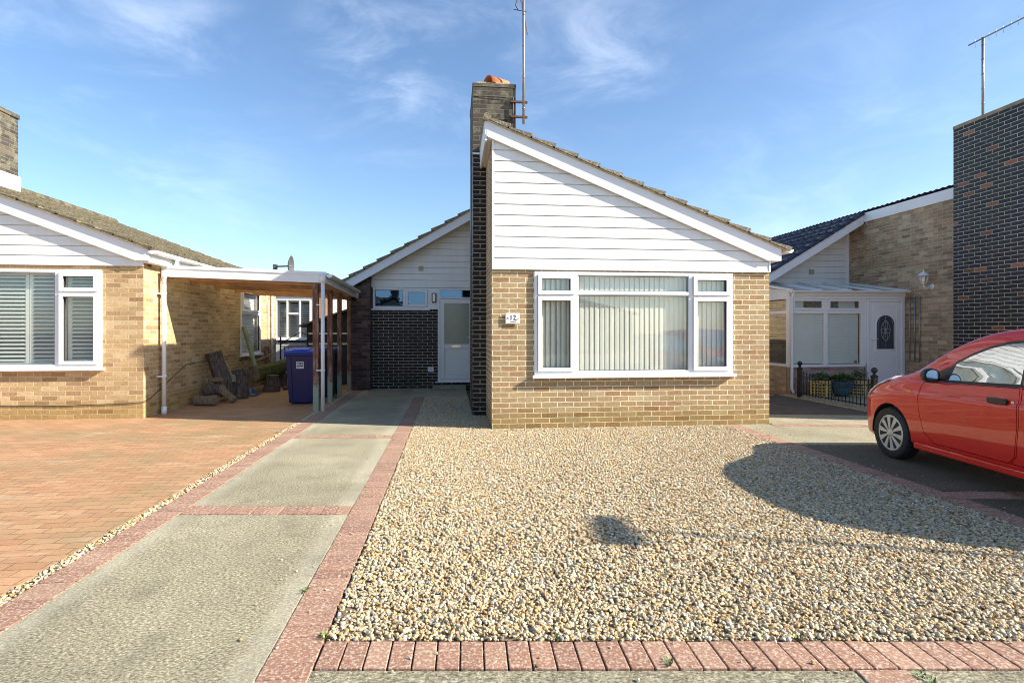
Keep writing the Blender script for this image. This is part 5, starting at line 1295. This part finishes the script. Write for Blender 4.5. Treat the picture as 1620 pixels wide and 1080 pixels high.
# indicator, mirrors
for s in (1, -1):
    yy = side_y(.93, .765)
    mb = MB(); mb.prism([(-.97,.757),(-.94,.749),(-.90,.753),(-.885,.766),(-.905,.780),(-.95,.782),(-.975,.772)], 'y', s*(yy-.01), s*(yy+.008)); mb.build('indicator', M['amber'], CAR, bevel=.004, seg=2)
    mb = MB(); mb.lathe([(.02,-.065),(.06,-.055),(.078,-.02),(.082,.03),(.078,.05)], (0,0,0), 'x', n=20)
    mb.v = [(-1.285+v[0]*.8, s*(.82)+v[1]*1.0, .965+v[2]*.86) for v in [(-q[0], q[1], q[2]) for q in mb.v]]
    mb.tube((-1.24, s*.72, .915), (-1.26, s*.80, .935), .03, .022, n=10)
    Mr = mb.build('mirror', M['black_plastic'], CAR)
    mb = MB(); mb.lathe([(.001,0),(.068,0)], (0,0,0), 'x', n=20, closed=False); mb.v = [(-1.330, s*.82+v[1]*.92, .965+v[2]*.80) for v in mb.v]; mb.build('mirror_glass', M['chrome'], Mr)
# sill strip, interior
mb = MB()
for s in (1, -1): mb.box(-1.02, s*.755, .185, -2.6, s*.785, .25)
mb.build('sill', M['red_paint'], CAR, bevel=.012, seg=3)
mb = MB(); mb.box(-1.02,-.66,.60,-1.36,.66,.86); mb.build('dashboard', M['black_plastic'], CAR, bevel=.04, seg=3)
for s in (1, -1):
    mb = MB(); mb.hexa([(-1.75,s*.36-.23,.38),(-2.25,s*.36-.23,.38),(-2.25,s*.36+.23,.38),(-1.75,s*.36+.23,.38),(-1.72,s*.36-.23,.55),(-2.25,s*.36-.23,.50),(-2.25,s*.36+.23,.50),(-1.72,s*.36+.23,.55)])
    mb.hexa([(-2.12,s*.36-.22,.5),(-2.25,s*.36-.22,.5),(-2.25,s*.36+.22,.5),(-2.12,s*.36+.22,.5),(-2.32,s*.36-.20,1.04),(-2.42,s*.36-.20,1.04),(-2.42,s*.36+.20,1.04),(-2.32,s*.36+.20,1.04)])
    mb.box(-2.37,s*.36-.12,1.06,-2.44,s*.36+.12,1.22); mb.build('seat', M['seat_fabric'], CAR, bevel=.03, seg=3)
mb = MB(); mb.path([(-1.52-.05*math.sin(t_), -.36+.18*math.cos(t_), .86+.17*math.sin(t_)) for t_ in [2*math.pi*i/24 for i in range(25)]], .013, 8); mb.tube((-1.36,-.36,.78),(-1.52,-.36,.86),.03); mb.box(-1.50,-.53,.85,-1.53,-.19,.885); mb.build('steering_wheel', M['black_plastic'], CAR)
mb = MB(); mb.tube((-1.27,.60,.90),(-1.345,.59,.93),.05,.055,n=20); AV = mb.build('air_nozzle', M['black_plastic'], CAR)
mb = MB(); mb.lathe([(.048,0),(.048,-.008),(.038,-.01),(.038,0)], (-1.352,.59,.93), 'x', n=20); mb.build('nozzle_ring', M['clear_lens'], AV)

# ================================================================== off to the side and behind the viewer
LP = thing('street_lamp', 'street lamp past the right edge whose head shadow falls on the gravel', 'street lamp', (0, 0, 0))
sd = Vector((-.954*.866, .299*.866, -.5))
tgt = Vector((1.03, 3.86, 0)); Ht = 4.6; base = tgt - sd*(Ht/.5)
LP.location = (base.x, base.y, 0); ORG[LP.name] = (base.x, base.y, 0)
mb = MB(); mb.tube((base.x, base.y, 0), (base.x, base.y, 1.2), .055, .05); mb.tube((base.x, base.y, 1.2), (base.x, base.y, 4.45), .028, .02); mb.build('column', M['galvanised'], LP)
mb = MB(); mb.hexa([(base.x-.11,base.y-.30,4.50),(base.x+.11,base.y-.30,4.50),(base.x+.10,base.y+.30,4.52),(base.x-.10,base.y+.30,4.52),(base.x-.09,base.y-.28,4.64),(base.x+.09,base.y-.28,4.64),(base.x+.08,base.y+.26,4.60),(base.x-.08,base.y+.26,4.60)]); mb.build('lantern_head', M['grey_frame'], LP, bevel=.05, seg=3)
O = thing('bungalow', 'brick bungalow across the street, seen only mirrored in the window glass', 'house', (2, -20, 0))
mb = MB(); mb.box(-9, -27, 0, -1, -20, 2.5); mb.box(3, -27, 0, 12, -20, 2.5); mb.prism([(-9,2.5),(-1,2.5),(-5,4.1)], 'y', -27, -20); mb.prism([(3,2.5),(12,2.5),(3.2,4.4)], 'y', -27, -20); mb.build('wall', M['shaded_buff_brick'], O)
mb = MB()
for (a, b, z0, z1) in ((-9.4, -5, 2.5, 4.3), (-.6, -5, 2.5, 4.3), (12.4, 3, 2.5, 4.7)): slope_prism(mb, a, z0, b, z1, -.08, -27.3, -19.7)
mb.build('roof', M['brown_tile'], O)
mb = MB(); mb.box(2.4, -23, 0, 3.2, -21.6, 5.7); mb.box(-5.4, -24, 3.5, -4.7, -23, 5.4); mb.build('chimney', M['weathered_chimney_brick'], O)

# ================================================================== CAMERA, LIGHT, SKY
cam = bpy.data.cameras.new('camera'); co_ = bpy.data.objects.new('camera', cam); COL.objects.link(co_)
cam.sensor_width = 36; cam.lens = 880/1620*36; cam.shift_y = -16/1620; cam.clip_end = 2000; cam.clip_start = .05
co_.location = (0, 0, 1.4); co_.rotation_euler = (R(90), 0, -TH); S.camera = co_
sun = bpy.data.lights.new('sun', 'SUN'); sun.energy = 5.0; sun.angle = R(.53); sun.color = (1, .93, .80)
so_ = bpy.data.objects.new('sun', sun); COL.objects.link(so_)
dv = Vector((-1, .313, -.607)).normalized(); so_.rotation_euler = dv.to_track_quat('-Z', 'Y').to_euler(); so_.location = (20, -6, 15)
EL = math.asin(-dv.z); to = -dv; AZ = math.atan2(to.x, to.y)
w = bpy.data.worlds.new('World'); S.world = w; w.use_nodes = True; nt = w.node_tree; N = nt.nodes; L = nt.links
bg = N['Background']; sky = N.new('ShaderNodeTexSky'); sky.sky_type = 'NISHITA'; sky.sun_disc = False
sky.sun_elevation = EL; sky.sun_rotation = AZ; sky.air_density = 1.0; sky.dust_density = .6; sky.ozone_density = 3.0
tc = N.new('ShaderNodeTexCoord')
def wmap(sc, rot, loc=(0,0,0)):
    m = N.new('ShaderNodeMapping'); L.new(tc.outputs['Generated'], m.inputs[0]); m.inputs['Scale'].default_value = sc; m.inputs['Rotation'].default_value = rot; m.inputs['Location'].default_value = loc; return m.outputs[0]
def wnoise(vec, s, d, r_, di):
    n = N.new('ShaderNodeTexNoise'); L.new(vec, n.inputs[0]); n.inputs['Scale'].default_value = s; n.inputs['Detail'].default_value = d; n.inputs['Roughness'].default_value = r_; n.inputs['Distortion'].default_value = di; return n.outputs[0]
def wramp(f, a, b, hi):
    n = N.new('ShaderNodeMapRange'); L.new(f, n.inputs[0]); n.inputs[1].default_value = a; n.inputs[2].default_value = b; n.inputs[4].default_value = hi; n.interpolation_type = 'SMOOTHSTEP'; return n.outputs[0]
def wmul(a, b, op='MULTIPLY'):
    n = N.new('ShaderNodeMath'); n.operation = op; L.new(a, n.inputs[0])
    if isinstance(b, float): n.inputs[1].default_value = b
    else: L.new(b, n.inputs[1])
    return n.outputs[0]
streak = wramp(wnoise(wmap((1.0, 1.0, 2.6), (R(20), R(34), R(8))), 4.6, 9, .64, .5), .40, .90, 1.0)
def sky_dir(px, py):
    x, z = (px-810)/880, (524-py)/880; u, v = cf(x, 1.0); return Vector((u, v, z)).normalized()
acc = None
for px, py, wd, st in ((620,100,.13,.9), (700,150,.10,.7), (950,90,.11,.75), (60,140,.12,.7), (250,60,.10,.7), (180,260,.20,.6), (1350,330,.30,.35), (60,30,.1,.6), (480,400,.05,.5), (800,40,.2,.5)):
    d_ = N.new('ShaderNodeVectorMath'); d_.operation = 'DISTANCE'; L.new(tc.outputs['Generated'], d_.inputs[0]); d_.inputs[1].default_value = sky_dir(px, py)
    m_ = N.new('ShaderNodeMapRange'); L.new(d_.outputs['Value'], m_.inputs[0]); m_.inputs[1].default_value = 0; m_.inputs[2].default_value = wd*1.7; m_.inputs[3].default_value = st; m_.inputs[4].default_value = 0; m_.interpolation_type = 'SMOOTHSTEP'
    acc = m_.outputs[0] if acc is None else wmul(acc, m_.outputs[0], 'MAXIMUM')
patch = wramp(wnoise(wmap((1, 1, 1.4), (0, 0, 0), (.4, .2, 0)), 2.1, 4, .5, .3), .45, .75, .25)
cl = wmul(wmul(streak, wmul(acc, patch, 'MAXIMUM')), .36)
mx = N.new('ShaderNodeMix'); mx.data_type = 'RGBA'; L.new(cl, mx.inputs[0]); hs = N.new('ShaderNodeHueSaturation'); hs.inputs['Saturation'].default_value = 1.04; L.new(sky.outputs[0], hs.inputs['Color']); L.new(hs.outputs[0], mx.inputs[6]); mx.inputs[7].default_value = (9.5, 10, 10.8, 1)
L.new(mx.outputs[2], bg.inputs[0]); bg.inputs[1].default_value = .104
S.view_settings.view_transform = 'Standard'; S.view_settings.look = 'None'; S.view_settings.exposure = 1.15; S.view_settings.gamma = 1
S.render.engine = 'CYCLES'; S.cycles.max_bounces = 8; S.cycles.transparent_max_bounces = 16; S.cycles.use_denoising = True
S.cycles.filter_width = 1.0; S.cycles.diffuse_bounces = 4; S.cycles.glossy_bounces = 4
